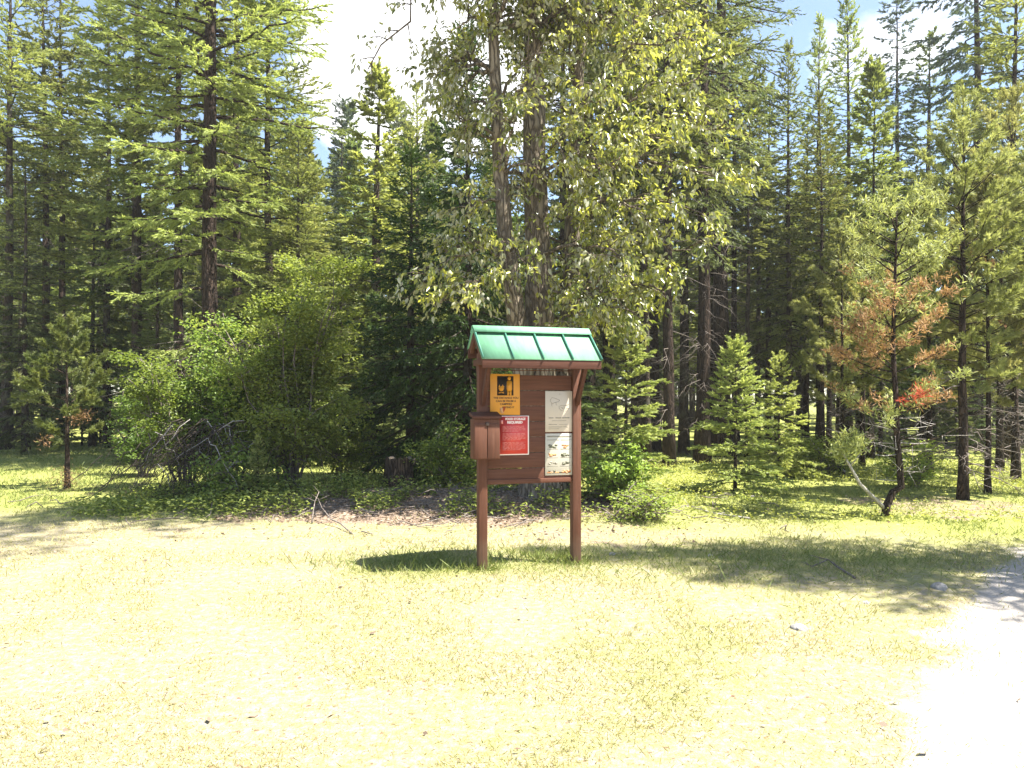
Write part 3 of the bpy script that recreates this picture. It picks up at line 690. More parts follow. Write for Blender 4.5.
# ------------------------------------------------------------------ kinked pine with orange needles
def kinked_pine():
    d = 10.2
    base = np.array([wx(884, d), d, float(ground_z(wx(884, d), d))])
    o = empty('orange_pine', base)
    tag(o, 'small kinked pine with orange and red dead needles and a grey bare limb', 'tree', gP)
    rng = np.random.default_rng(8)
    def loc(px, py, dy=0.): return np.array([wx(px, d + dy), d + dy, wz(py, d + dy)]) - base
    tr = B()
    path = [loc(884, 524), loc(887, 505), loc(893, 492), loc(901, 487), loc(900, 470), loc(897, 440), loc(896, 400), loc(893, 350), loc(894, 300), loc(896, 250), loc(897, 205)]
    tr.tube(path, [.062, .055, .05, .05, .045, .042, .038, .033, .026, .017, .006], 8, 0., 0, .15, rng)
    lm = B()
    limb = [loc(884, 508), loc(872, 496, -.1), loc(860, 484, -.2), loc(850, 466, -.25), loc(842, 452, -.3)]
    lm.tube(limb, [.03, .026, .022, .017, .010], 6, 0., 0, .15, rng)
    cr, dn, rd, db = B(), B(), B(), B()
    def tuftat(b, p, n, spread, up=.5, L=.085):
        Pp = p + rng.normal(size=(n, 3)) * spread
        D = rng.normal(size=(n, 3)) * .7; D[:, 2] += up
        b.blades(Pp, D, rng.uniform(.6, 1.2, n) * L * 1.15, .016, rng, np.clip(rng.normal(.5, .25, n), 0, 1))
    pa = np.array(path); zz = pa[:, 2]
    def axis(z): return np.array([np.interp(z, zz, pa[:, 0]), np.interp(z, zz, pa[:, 1]), z])
    for i in range(60):
        t = rng.random(); z = .75 + t * 3.4
        a = rng.uniform(0, 6.28); L = (.28 + .62 * math.sin(min(1, (1 - t) * 1.15 + .12) * 2.2)) * rng.uniform(.6, 1.1) * .95
        e = rng.uniform(-.1, .35) + .5 * t
        s = np.linspace(0, 1, 5)
        pts = axis(z)[None] + np.stack([math.cos(a) * L * s, math.sin(a) * L * s, L * (e * s + .25 * s ** 2)], -1)
        tr.tube(pts, np.linspace(.012, .004, 5), 4)
        if z < 1.15:
            for j in range(5):
                p = pts[rng.integers(1, 5)]; db.tube([p, p + rng.normal(size=3) * .12 + np.array([math.cos(a), math.sin(a), 0]) * .12], [.005, .002], 3)
            continue
        which = cr
        if 1.25 < z < 3.0 and rng.random() < .5: which = dn
        for j in range(6):
            sj = rng.uniform(.35, 1.); p = np.array([np.interp(sj, s, pts[:, c]) for c in range(3)])
            which = dn if (z < 3.1 and rng.random() < .9 * math.exp(-((z - 2.0) / .75) ** 2)) else cr
            q = p + (np.array([math.cos(a + rng.normal() * .8), math.sin(a + rng.normal() * .8), .5]) * rng.uniform(.1, .22))
            tr.tube([p, q], [.005, .003], 3)
            for u in (.3, .65, 1.): tuftat(which, p * (1 - u) + q * u, 15 if which is dn else 11, .03)
    for i in range(18):   # small dead whorls low on the trunk
        z = rng.uniform(.45, 1.35); a = rng.uniform(0, 6.28); L = rng.uniform(.15, .5)
        p = axis(z); q = p + np.array([math.cos(a) * L, math.sin(a) * L, rng.uniform(-.05, .12)])
        db.tube([p, (p + q) / 2 + rng.normal(size=3) * .02, q], [.008, .006, .002], 4)
        for j in range(3):
            w = p + (q - p) * rng.uniform(.4, 1); db.tube([w, w + rng.normal(size=3) * .09], [.004, .0015], 3)
    for k in range(7):    # red flagging spray
        p = loc(906 + k * 3.4, 403 - k * 2.2, -.45) + rng.normal(size=3) * .025
        tuftat(rd, p, 13, .045, .5, .09)
    rd.tube([axis(1.62), loc(912, 402, -.4), loc(930, 388, -.45)], [.01, .006, .003], 4, .2)
    for px, py in ((842, 450), (850, 446), (862, 449), (836, 456), (846, 440)):
        for u in range(3): tuftat(cr, loc(px, py, -.3) + rng.normal(size=3) * .05, 40, .05, .6, .10)
    lm.tube([limb[3], loc(862, 452, -.3)], [.010, .005], 4)
    tr.build('trunk', M['barkred'], o, True); lm.build('bare_limb', M['greywood'], o, True)
    cr.build('crown', M['pine'], o); tag(dn.build('dead_needles', M['dead'], o), 'orange dead needles')
    tag(rd.build('dead_needles', M['deadred'], o), 'bright red dead spray'); db.build('dead_branches', M['greywood'], o)
kinked_pine()

# small brown dead patches for the lone pine on the left
def lone_pine_extras():
    o = [x for x in C.objects if x.name.startswith('pine') and x.get('label', '').startswith('small lone pine')][0]
    inv = 1.0
    rng = np.random.default_rng(4); b = B()
    for (dx, dz, n, sp) in ((.22, 1.42, 160, .09), (.36, 1.47, 120, .07), (-.28, .95, 60, .06), (.05, .28, 160, .10), (.14, .12, 140, .09), (-.10, .18, 120, .10)):
        Pp = np.array([dx, -.12, dz]) + rng.normal(size=(n, 3)) * sp
        D = rng.normal(size=(n, 3)) * .7; D[:, 2] += .3
        b.blades(Pp, D, rng.uniform(.05, .09, n), .010, rng, rng.random(n))
    c = b.build('dead_needles', M['dead'], o)
    c.rotation_euler = (0, 0, -o.rotation_euler[2])
lone_pine_extras()

# ------------------------------------------------------------------ broadleaf shrubs
def shrub(name, px, d, H, W, label, seed, nst=9, leaves=7000, mat='shrub', lsz=(.045, .075), group=None, y0=.15, var=(.15, .85), bark='twig', flat=.5):
    rng = np.random.default_rng(seed); X = wx(px, d)
    o = empty(name, (X, d, float(ground_z(X, d)) - .02))
    tag(o, label, 'shrub', group)
    st, lf = B(), B(); tips = []
    for i in range(nst):
        a = i * 2.4 + rng.normal() * .4; r = W * .5 * math.sqrt(rng.uniform(.05, 1)); h = H * rng.uniform(.42, 1.1) * (1 - .3 * (r / (W * .5)) ** 2)
        s = np.linspace(0, 1, 7)
        pts = np.stack([math.cos(a) * r * s ** 1.4, math.sin(a) * r * s ** 1.4 * flat * 1.4, h * s], -1) + np.vstack([[0, 0, 0], rng.normal(size=(6, 3)) * .05])
        pts[:, :2] += np.array([math.cos(a), math.sin(a)]) * .08
        pts[0, 2] = -.05
        st.tube(pts, np.linspace(.028, .006, 7) * (H / 3) ** .5, 5)
        for j in range(13):
            sj = rng.uniform(.18, 1.); p = np.array([np.interp(sj, s, pts[:, c]) for c in range(3)])
            b = rng.uniform(0, 6.28); L = (.12 + W * .20) * rng.uniform(.3, 1.5) * (1.15 - .5 * sj)
            q = p + np.array([math.cos(b) * L, math.sin(b) * L, L * rng.uniform(.05, .75)])
            m_ = (p + q) / 2 + np.array([0, 0, .10 * L])
            st.tube([p, m_, q], [.009, .006, .003], 4)
            for u in np.linspace(.3, 1.05, 6): tips.append(p * (1 - u) + q * u + rng.normal(size=3) * .06 * W / 2)
    tips = np.array(tips); tips = tips[tips[:, 2] > y0 * H]
    n = leaves; wgt = rng.random(len(tips)) ** 2 * (.35 + tips[:, 2] / H); ii = rng.choice(len(tips), n, p=wgt / wgt.sum())
    cl = rng.random(len(tips)); 
    Pp = tips[ii] + rng.normal(size=(n, 3)) * np.array([.10, .10, .055]) * (W / 2.2) ** .5
    Pp[:, 2] = np.maximum(Pp[:, 2], .03)
    D = rng.normal(size=(n, 3)); D[:, 2] = D[:, 2] * .35 - .25
    Nn = rng.normal(size=(n, 3)) * .45; Nn[:, 2] += 1
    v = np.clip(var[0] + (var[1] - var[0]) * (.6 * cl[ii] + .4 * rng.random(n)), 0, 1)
    L = rng.uniform(lsz[0], lsz[1], n)
    lf.leaves(Pp, D, Nn, L, L * rng.uniform(.55, .8, n), rng, v)
    st.build('stems', M[bark], o, True); lf.build('foliage', M[mat], o)
    return o
gS = 'leafy shrubs left of the kiosk'
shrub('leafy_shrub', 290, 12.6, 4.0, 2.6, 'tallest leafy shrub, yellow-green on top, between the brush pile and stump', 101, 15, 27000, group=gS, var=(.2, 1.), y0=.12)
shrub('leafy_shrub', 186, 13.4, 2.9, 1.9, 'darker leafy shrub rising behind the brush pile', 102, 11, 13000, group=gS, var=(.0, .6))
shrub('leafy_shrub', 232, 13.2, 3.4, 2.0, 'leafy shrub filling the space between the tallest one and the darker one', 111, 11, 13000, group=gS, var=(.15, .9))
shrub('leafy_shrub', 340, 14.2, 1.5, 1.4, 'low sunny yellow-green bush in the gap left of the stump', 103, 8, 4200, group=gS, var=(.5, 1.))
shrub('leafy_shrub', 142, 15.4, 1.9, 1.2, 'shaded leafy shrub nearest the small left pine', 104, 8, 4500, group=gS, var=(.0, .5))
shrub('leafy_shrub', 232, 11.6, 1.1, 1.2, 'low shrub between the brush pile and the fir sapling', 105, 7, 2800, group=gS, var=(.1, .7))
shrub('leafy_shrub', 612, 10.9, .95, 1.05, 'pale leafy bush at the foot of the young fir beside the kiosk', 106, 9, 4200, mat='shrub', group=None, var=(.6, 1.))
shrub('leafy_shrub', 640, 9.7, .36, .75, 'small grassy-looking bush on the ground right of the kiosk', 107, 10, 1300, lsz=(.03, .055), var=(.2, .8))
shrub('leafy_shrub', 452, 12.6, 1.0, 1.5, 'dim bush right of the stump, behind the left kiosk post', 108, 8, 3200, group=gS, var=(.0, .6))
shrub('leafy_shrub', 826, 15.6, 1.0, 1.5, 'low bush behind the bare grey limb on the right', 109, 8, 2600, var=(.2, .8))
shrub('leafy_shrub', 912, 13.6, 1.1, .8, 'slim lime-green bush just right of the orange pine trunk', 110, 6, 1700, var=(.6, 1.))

# ------------------------------------------------------------------ brush pile (dead drooping branches)
def brush_pile():
    rng = np.random.default_rng(55); d = 11.7; X = wx(200, d)
    o = empty('brush_pile', (X, d, float(ground_z(X, d)))); tag(o, 'tangle of grey dead drooping branches in front of the left shrubs', 'dead branches')
    b = B(); g = B()
    for i in range(120):
        r = rng.random()
        p = np.array([rng.normal(.1, .6), rng.normal(.35, .3), rng.uniform(.5, 1.3)])
        a = rng.normal(math.pi, .9) if rng.random() < .66 else rng.normal(0, .7)
        L = rng.uniform(.5, 1.1); s = np.linspace(0, 1, 7)
        pts = p[None] + np.stack([math.cos(a) * L * s, -abs(math.sin(a)) * L * s * .5 - .15 * s, -rng.uniform(.75, 1.35) * s ** 1.35 + .12 * s], -1)
        pts[1:] += rng.normal(size=(6, 3)) * .035
        pts[:, 2] = np.maximum(pts[:, 2], .02 + .05 * rng.random())
        rr = rng.uniform(.005, .013)
        (g if rng.random() < .10 else b).tube(pts, np.linspace(rr, rr * .25, 7), 4)
        for j in range(6):
            k = rng.integers(2, 7); q = pts[k] + np.array([math.cos(a + rng.normal() * .7), -.4 + rng.normal() * .4, -.5 + rng.normal() * .4]) * rng.uniform(.12, .35)
            q[2] = max(q[2], .01)
            b.tube([pts[k], (pts[k] + q) / 2 + rng.normal(size=3) * .02, q], [.004, .003, .0015], 3)
    b.build('dead_branches', M['brush'], o); tag(g.build('bleached_branches', M['greywood'], o), 'pale bleached branches')
brush_pile()

# ------------------------------------------------------------------ stump
def stump():
    rng = np.random.default_rng(3); d = 12.3; X = wx(397, d); o = empty('tree_stump', (X, d, float(ground_z(X, d)) - .04))
    tag(o, 'dark broken tree stump under the drooping cedar, left of the kiosk', 'stump')
    n = 22; a = np.linspace(0, 2 * math.pi, n, endpoint=False)
    rr = 1 + .10 * np.sin(3 * a + 1) + .07 * rng.normal(size=n)
    rows = []
    for z, r in ((-.06, .34), (.06, .285), (.2, .235), (.4, .215), (.54, .21)):
        rows.append(np.stack([np.cos(a) * r * rr, np.sin(a) * r * rr, np.full(n, z) + (0 if z < .5 else 1) * rng.normal(size=n) * .02], -1))
    v = np.vstack(rows); idx = np.arange(len(v)).reshape(-1, n); nx = np.roll(idx, -1, 1)
    b = B(); b.add(v, np.stack([idx[:-1], nx[:-1], nx[1:], idx[1:]], -1).reshape(-1, 4)); b.build('bark', M['stump'], o)
    top = rows[-1] * np.array([.98, .98, 1]); inner = rows[-1] * np.array([.55, .55, 1]); inner[:, 2] -= .05
    t = B(); vv = np.vstack([top, inner, [[0, 0, .46]]]); ii = np.arange(n); jj = np.roll(ii, -1)
    t.add(vv, np.stack([ii, jj, n + jj, n + ii], -1), np.stack([n + ii, n + jj, np.full(n, 2 * n)], -1)); t.build('cut_top', M['stumptop'], o)
stump()

# ------------------------------------------------------------------ cottonwood
def cottonwood():
    rng = np.random.default_rng(19); d0 = 11.3
    X0 = wx(543, d0); z0 = float(ground_z(X0, d0)) - .05; base = np.array([X0, d0, z0])
    o = empty('cottonwood', base); tag(o, 'old cottonwood with three pale stems and shiny yellow-green leaves behind the kiosk', 'tree')
    def L3(px, py, d): return np.array([wx(px, d), d, wz(py, d)]) - base
    def smooth(pts, n=26):
        pts = np.array(pts); t = np.linspace(0, 1, len(pts)); u = np.linspace(0, 1, n)
        p = np.stack([np.interp(u, t, pts[:, c]) for c in range(3)], -1)
        for _ in range(3): p[1:-1] = (p[:-2] + 2 * p[1:-1] + p[2:]) / 4
        return p
    stems = []
    def stem(name, pts, r0, r1, flare=0.):
        p = smooth(pts); u = np.linspace(0, 1, len(p)); r = r0 + (r1 - r0) * u ** .9
        r = r * (1 + flare * np.exp(-(p[:, 2] / .45) ** 2)); r[-1] = .02
        b = B(); b.tube(p, r, 14, 0., 0, .16, rng); b.build(name, M['cbark'], o, True); stems.append((p, r))
    stem('trunk', [L3(545, 520, 11.3), L3(543, 440, 11.3), L3(540, 330, 11.3), L3(536, 200, 11.3), L3(533, 60, 11.35), L3(535, -120, 11.0), L3(585, -440, 9.2), L3(650, -860, 7.7)], .31, .05, .55)
    stem('trunk', [L3(540, 500, 11.3), L3(529, 420, 11.1), L3(517, 320, 11.0), L3(505, 240, 10.9), L3(498, 140, 10.8), L3(491, 0, 10.8), L3(492, -180, 10.3), L3(545, -600, 8.8)], .20, .03, .3)
    stem('trunk', [L3(552, 500, 11.5), L3(562, 420, 11.6), L3(571, 320, 11.7), L3(572, 200, 11.8), L3(578, 60, 11.9), L3(605, -140, 11.3), L3(700, -680, 8.4)], .21, .03, .3)
    lb, lf = B(), B(); tp = []; td = []; tw = []
    def limb(p0, p1, r, sag=.0, nsub=7, sub=.75, leafy=1., start=.3):
        k = 8; s = np.linspace(0, 1, k); pts = p0[None] * (1 - s)[:, None] + p1[None] * s[:, None]
        Ld = np.linalg.norm(p1 - p0); pts[:, 2] += (4 * s * (1 - s)) * Ld * .10 - sag * s ** 2
        pts[1:-1] += rng.normal(size=(k - 2, 3)) * .03 * Ld
        lb.tube(pts, np.linspace(r, r * .3, k), 6)
        dr = (p1 - p0) / (Ld + 1e-9)
        for j in range(nsub):
            sj = start + (1 - start) * (j + rng.random()) / nsub
            p = np.array([np.interp(sj, s, pts[:, c]) for c in range(3)])
            v = dr * .7 + rng.normal(size=3) * np.array([.75, .75, .45]); v /= np.linalg.norm(v)
            L = sub * rng.uniform(.5, 1.15)
            q = p + v * L; q[2] -= .12 * L
            m_ = (p + q) / 2; m_[2] += .07 * L
            lb.tube([p, m_, q], [r * .3 + .003, .006, .003], 4)
            for w in range(3):
                u = rng.uniform(.3, 1.); a = p * (1 - u) + q * u
                v2 = v + rng.normal(size=3) * .7; v2[2] -= .25; v2 /= np.linalg.norm(v2); l2 = rng.uniform(.18, .42)
                e = a + v2 * l2; lb.tube([a, e], [.004, .002], 3)
                nl = int(rng.uniform(9, 18) * leafy)
                if nl <= 0: continue
                uu = rng.random(nl)[:, None] ** .7
                tp.append(a + (e - a) * uu + rng.normal(size=(nl, 3)) * .035); td.append(np.repeat(v2[None], nl, 0)); tw.append(np.full(nl, rng.random()))
    # general limbs all the way up, out of every stem
    for p, r in stems:
        for i in range(20):
            k = rng.integers(5, len(p) - 1)
            z = p[k][2]
            if z < 2.3: continue
            a = rng.uniform(0, 6.28); reach = rng.uniform(.6, 1.9) * (1 - .35 * z / 16) * (1. if z > 3 else .7)
            if math.cos(a) < -.2: reach *= .5
            q = p[k] + np.array([math.cos(a) * reach + .12, abs(math.sin(a)) * reach * (.9 if rng.random() < .7 else -.6), reach * rng.uniform(-.15, .55)])
            limb(p[k], q, .03, .1 * reach, 6, .5, .7)
    # top of crown, out of frame: throws the shade on the left
    for i in range(100):
        p, r = stems[i % 3]; k = rng.integers(15, len(p) - 1); a = rng.uniform(0, 6.28); reach = rng.uniform(1., 2.6) * (.45 if math.cos(a) < 0 else 1.)
        q = p[k] + np.array([math.cos(a) * reach, math.sin(a) * reach * .8, reach * rng.uniform(.0, .7)])
        limb(p[k], q, .04, .2, 8, .8, 1.0)
    # sprays one can see: big bright one to the right, lower right, left arm
    S = stems
    def near(st, z): p = S[st][0]; return p[np.argmin(abs(p[:, 2] - z))]
    for (px, py, d, st, z) in ((735, 110, 10.4, 2, 5.2), (720, 160, 10.2, 2, 4.9), (700, 60, 10.6, 2, 5.6), (690, 190, 10.0, 0, 4.3), (670, 20, 10.8, 2, 6.2), (655, 120, 9.9, 0, 5.0),
                               (640, 190, 10.0, 0, 4.2), (690, 232, 10.4, 2, 3.6), (665, 275, 10.2, 2, 3.2), (640, 300, 10.4, 2, 2.9), (620, 240, 10.0, 0, 3.4), (600, 290, 10.0, 0, 2.8), (615, 150, 9.8, 0, 4.5),
                               (605, 70, 9.9, 2, 5.6), (590, 200, 10.2, 2, 4.2), (585, 315, 10.2, 2, 2.8)):
        limb(near(st, z), L3(px, py, d), .035, .25, 12, .60, 1.15, .35)
    for (px, py, d, st, z) in ((428, 262, 10.2, 1, 3.5), (445, 240, 10.3, 1, 3.8), (470, 282, 10.0, 1, 3.2), (440, 290, 10.2, 1, 3.2), (458, 110, 10.4, 1, 5.4), (450, 60, 10.6, 1, 6.2),
                               (515, 110, 10.0, 1, 4.8), (540, 40, 10.1, 1, 6.0), (525, 250, 10.1, 1, 3.6), (560, 130, 10.2, 0, 4.8), (470, 200, 10.3, 1, 4.4)):
        limb(near(st, z), L3(px, py, d), .03, .18, 8, .5, 1.0, .4)
    # sparse bare bough hanging into the sky gap
    limb(near(1, 7.8), L3(368, 62, 10.2), .028, .1, 12, .35, .28, .25)
    tp = np.vstack(tp); td = np.vstack(td); tw = np.concatenate(tw); n = len(tp)
    D = td * .5 + rng.normal(size=(n, 3)) * .45; D[:, 2] -= .65
    Nn = td * .5 + rng.normal(size=(n, 3)) * .65; Nn[:, 2] += .7
    L = rng.uniform(.06, .115, n)
    v = np.clip(.08 + .75 * tw + rng.normal(size=n) * .2, 0, 1)
    lf.leaves(tp, D, Nn, L, L * rng.uniform(.42, .58, n), rng, v, 0, .16)
    lb.build('limbs', M['cbark'], o, True); lf.build('crown', M['cotton'], o)
    print('cottonwood leaves', n)
cottonwood()

# ------------------------------------------------------------------ stones and fallen sticks
def stone(px, py, s, label, seed):
    rng = np.random.default_rng(seed); d = F * EYE / (py - HOR); X = wx(px, d)
    import bmesh
    bm = bmesh.new(); bmesh.ops.create_icosphere(bm, subdivisions=3, radius=1)
    off = rng.normal(size=(6, 3))
    for v in bm.verts:
        p = np.array(v.co); k = 1 + .14 * np.sin(p @ off[0] * 2 + 1) + .10 * np.sin(p @ off[1] * 3.1) + .06 * np.sin(p @ off[2] * 6) + .04 * np.sin(p @ off[3] * 9)
        v.co = (p[0] * s * k, p[1] * s * .8 * k, max(p[2], -.5) * s * .55 * k)
    me = bpy.data.meshes.new('stone'); bm.to_mesh(me); bm.free(); me.materials.append(M['stone'])
    me.polygons.foreach_set('use_smooth', np.ones(len(me.polygons), bool))
    o = bpy.data.objects.new('stone', me); C.objects.link(o); o.location = (X, d, float(ground_z(X, d)) + s * .02); o.rotation_euler = (0, 0, rng.uniform(0, 6))
    tag(o, label, 'stone')
stone(940, 590, .075, 'roundest pale stone lying at the front edge of the long tree shadow', 1)
stone(799, 630, .055, 'pale angular stone in dry grass in front of the long tree shadow', 2)
stone(710, 556, .035, 'small pale stone inside the left part of the long tree shadow', 3)
stone(866, 604, .030, 'tiny stone between the round pale stone and the angular one', 4)
stone(612, 555, .04, 'small pale stone beside the right kiosk post', 5)

def stick(pxy, r, label, seed, mat='greywood'):
    rng = np.random.default_rng(seed); pts = []
    for px, py, dz in pxy:
        d = F * EYE / (py - HOR); X = wx(px, d); pts.append(np.array([X, d, float(ground_z(X, d)) + r + dz]))
    o = empty('fallen_branch', pts[0]); b = B(); loc = np.array(pts) - pts[0]
    b.tube(loc, np.linspace(r, r * .4, len(loc)), 6, 0., 0, .2, rng)
    for k in range(5):
        i = rng.integers(1, len(loc)); q = loc[i] + np.array([rng.normal() * .12, rng.normal() * .1, abs(rng.normal()) * .05])
        b.tube([loc[i], q], [r * .4, r * .15], 4)
    b.build('limb', M[mat], o, True); tag(o, label, 'branch', 'dead branches lying on the ground')
stick([(855, 580, .0), (838, 572, .03), (828, 566, .05), (812, 570, .02)], .012, 'thin dead branch lying in the long tree shadow', 11, 'twig')
stick([(352, 534, .0), (340, 528, .05), (331, 526, .07), (322, 521, .16), (318, 519, .26)], .011, 'curved dead branch lying on the bare soil left of the stump', 12, 'twig')
stick([(312, 524, .0), (313, 522.5, .12), (315, 521, .25), (319, 520, .36)], .010, 'short upright dead stick below the tall leafy shrub', 13, 'twig')
stick([(700, 492, 0), (725, 497, .02), (755, 500, .02)], .018, 'bleached dead branch lying at the foot of the larger young fir', 14)
stick([(750, 520, 0), (715, 517, .02), (690, 512, .03)], .014, 'bleached dead branch in the grass in front of the larger young fir', 15)
stick([(845, 478, 0.1), (825, 470, .35), (812, 463, .5), (800, 458, .55)], .02, 'bleached fallen trunk leaning behind the bare grey limb', 16)

# ------------------------------------------------------------------ kiosk
KX, KY, KR = .170, 7.13, R(17)
kz = float(ground_z(KX, KY)) 
K = empty('notice_kiosk', (KX, KY, 0), KR)
tag(K, 'brown wooden notice kiosk with green metal roof standing in the meadow', 'kiosk')
HP = .474            # half post spacing
def part(b, name, mat, parent=K, bevel=.004): return b.build(name, M[mat], parent, bevel=bevel)
for sx in (-1, 1):
    part(B().box(sx * HP - .043, sx * HP + .043, -.043, .043, -.15, 2.04), 'post', 'paint')
# planked board: planks with small gaps
b = B(); z = .80; i = 0; rngk = np.random.default_rng(2)
while z < 1.80:
    h = .1490
    b.box(-HP + .046, HP - .046, -.014 + rngk.uniform(-.0015, .0015), .014, z, z + h - .005); z += h; i += 1
part(b, 'board', 'plank', bevel=.003)
zt = z
part(B().box(-HP + .047, HP - .047, -.030, -.0165, .80, .845), 'bottom_rail', 'plank')
# roof
RX = .02; W = .585; OV = .33; ZE = 1.980; ZR = 2.268
for sy in (-1, 1):
    kb = 1. if sy < 0 else .60                      # the rear slope is shorter than the front one
    ln = math.hypot(OV, ZR - ZE); nx = (ZR - ZE) / ln; nz = OV / ln
    b = B()
    def pt(x, t, h): return (x, sy * (OV * t + nx * h), ZR - (ZR - ZE) * t + nz * h)
    b.hexa([pt(x, t, h) for h in (0, .006) for t in (.0, 1.04 * kb) for x in (-W, W)])
    p = part(b, 'roof_panel', 'roof', bevel=0); p.location.x = RX
    sm = B()
    for xs in np.linspace(-W + .007, W - .007, 5):
        sm.hexa([pt(x, t, h) for h in (.0065, .030) for t in (.02, 1.045 * kb) for x in (xs - .006, xs + .006)])
    part(sm, 'seams', 'roofedge', p, 0)
    for xs in (-W + .03, 0, W - .03):
        rf = B(); rf.hexa([pt(x, t, h) for h in (-.075, -.002) for t in (.10, .97 * kb) for x in (xs - .019, xs + .019)])
        part(rf, 'rafter', 'edge').location.x = RX
    zk = ZR - (ZR - ZE) * kb; part(B().box(-W + .004, W - .004, sy * OV * kb - .012, sy * OV * kb + .012, zk - .092, zk + .0), 'fascia', 'edge').location.x = RX
b = B()
for sy in (-1, 1):
    ln = math.hypot(OV, ZR - ZE); nx = (ZR - ZE) / ln; nz = OV / ln
    def pt(x, t, h): return (x, sy * (OV * t + nx * h), ZR - (ZR - ZE) * t + nz * h)
    b.hexa([pt(x, t, h) for h in (.031, .036) for t in (-.03, .19) for x in (-W - .004, W + .004)])
part(b, 'ridge_cap', 'roof', bevel=0).location.x = RX
part(B().box(-W + .06, W - .06, -.019, .019, 2.165, 2.255), 'ridge_beam', 'edge')
for sx in (-1, 1):
    part(B().box(sx * HP - .05, sx * HP + .05, -.275, .15, 1.925, 1.985), 'cross_arm', 'edge')
    part(B().beam((sx * HP, -.035, 1.56), (sx * HP, -.262, 1.932), .038, .06), 'brace', 'edge')
    part(B().beam((sx * HP, .035, 1.68), (sx * HP, .140, 1.932), .038, .06), 'brace', 'edge')
# wire strip stapled below the roof: row of pale pegs on a bar
b = B().box(-HP + .048, HP - .048, -.020, -.004, 1.880, 1.888)
part(b, 'top_rail', 'plank', bevel=.002)
# leaflet box hung on the left post
bx = empty('leaflet_box', (0, 0, 0)); bx.parent = K
x0, x1, y0, y1 = -.60, -.350, -.185, -.048
zb, zl = 1.055, 1.425
part(B().box(x0, x1, y0, y1, zb, zl), 'body', 'paint', bx)
part(B().hexa([(x0 - .012, y0 - .02, zl + .001), (x1 + .012, y0 - .02, zl + .001), (x0 - .012, y1, zl + .03), (x1 + .012, y1, zl + .03),
               (x0 - .012, y0 - .02, zl + .028), (x1 + .012, y0 - .02, zl + .028), (x0 - .012, y1, zl + .066), (x1 + .012, y1, zl + .066)]), 'lid', 'edge', bx)
part(B().box(x0 + .004, (x0 + x1) / 2 - .003, y0 - .013, y0 - .001, zb + .004, zl - .045), 'door', 'paint', bx)
part(B().box((x0 + x1) / 2 + .003, x1 - .004, y0 - .011, y0 - .001, zb + .004, zl - .045), 'door', 'paint', bx)
part(B().box((x0 + x1) / 2 - .016, (x0 + x1) / 2 + .016, y0 - .021, y0 - .001, zl - .062, zl - .030), 'hasp', 'steel', bx, .002)

# ---- signs: top-level, fixed to the face of the board
Kc, Ks = math.cos(KR), math.sin(KR)
def kpos(x, y, z): return (KX + Kc * x - Ks * y, KY + Ks * x + Kc * y, z)
def sign(name, x, z, y, label, tilt=0., curl=None):
    o = empty(name, kpos(x, y, z), KR); o.rotation_euler = (0, tilt, KR); tag(o, label, 'sign', 'notices fixed to the kiosk'); return o
def text(body, size, x, z, y, mat, parent, name='lettering', align='CENTER', sx=1., bold=.0):
    cu = bpy.data.curves.new('txt', 'FONT'); cu.body = body; cu.size = size; cu.align_x = align; cu.align_y = 'CENTER'; cu.extrude = .0004; cu.offset = bold
    to = bpy.data.objects.new('txt', cu); C.objects.link(to)
    dg = bpy.context.evaluated_depsgraph_get(); me = bpy.data.meshes.new_from_object(to.evaluated_get(dg)); me.materials.clear(); me.materials.append(M[mat])
    bpy.data.objects.remove(to)
    o = bpy.data.objects.new(name, me); C.objects.link(o); o.parent = parent; o.rotation_euler = (math.pi / 2, 0, 0); o.location = (x, y, z); o.scale = (sx, 1, 1)
    return o
def zof(py, d=7.0): return wz(py, d)

# yellow sign: 30 x 39 px
ys = sign('campfire_sign', -.252, 1.655, -.0195, 'yellow campfire sign with a black picture of a person beside a fire')
w, h = .148, .192
part(B().hexa([(-w, -.002, -h), (w, -.002, -h - .006), (-w, .002, -h), (w, .002, -h - .006), (-w, -.002, h), (w - .003, -.002, h), (-w, .002, h), (w - .003, .002, h)]), 'panel', 'yellow', ys, .001)
part(B().box(-.080, .082, -.0032, -.0022, -.012, .172), 'picture_panel', 'ink', ys, 0)
b = B()
a = np.linspace(0, 2 * math.pi, 18, endpoint=False)
b.poly([(.040 + .017 * math.cos(t), .151 + .018 * math.sin(t)) for t in a], -.0048, -.0034)
b.poly([(.020, .030), (.020, -.010), (.037, -.010), (.039, .030)], -.0048, -.0034)
b.poly([(.043, .030), (.045, -.010), (.062, -.010), (.062, .030)], -.0048, -.0034)
b.poly([(.014, .050), (.020, .0302), (.062, .0302), (.069, .050), (.067, .118), (.058, .129), (.024, .129), (.015, .118)], -.0048, -.0034)
b.build('person_symbol', M['yellow'], ys)
b = B()
b.poly([(-.066, .055), (-.058, .034), (-.048, .028), (-.030, .028), (-.020, .036), (-.012, .056), (-.018, .066), (-.060, .066)], -.0048, -.0034)
for (fx, fz, wd) in ((-.058, .092, .010), (-.040, .080, .010), (-.026, .096, .010), (-.015, .078, .006)):
    b.poly([(fx - wd, .0662), (fx + wd, .0662), (fx + .002, fz)], -.0048, -.0034)
b.poly([(-.067, .012), (-.065, .007), (-.012, .018), (-.013, .023)], -.0048, -.0034)
b.poly([(-.067, .021), (-.066, .017), (-.013, .007), (-.012, .012)], -.0062, -.0049)
b.build('fire_symbol', M['yellow'], ys)
for txt, zz, sc in (('THE DISTANCE YOU', -.036, 1.0), ('CAN BE FROM A', -.066, 1.0), ('CAMPFIRE', -.095, 1.0)):
    text(txt, .027, .008, zz, -.0028, 'ink', ys, bold=.0006)
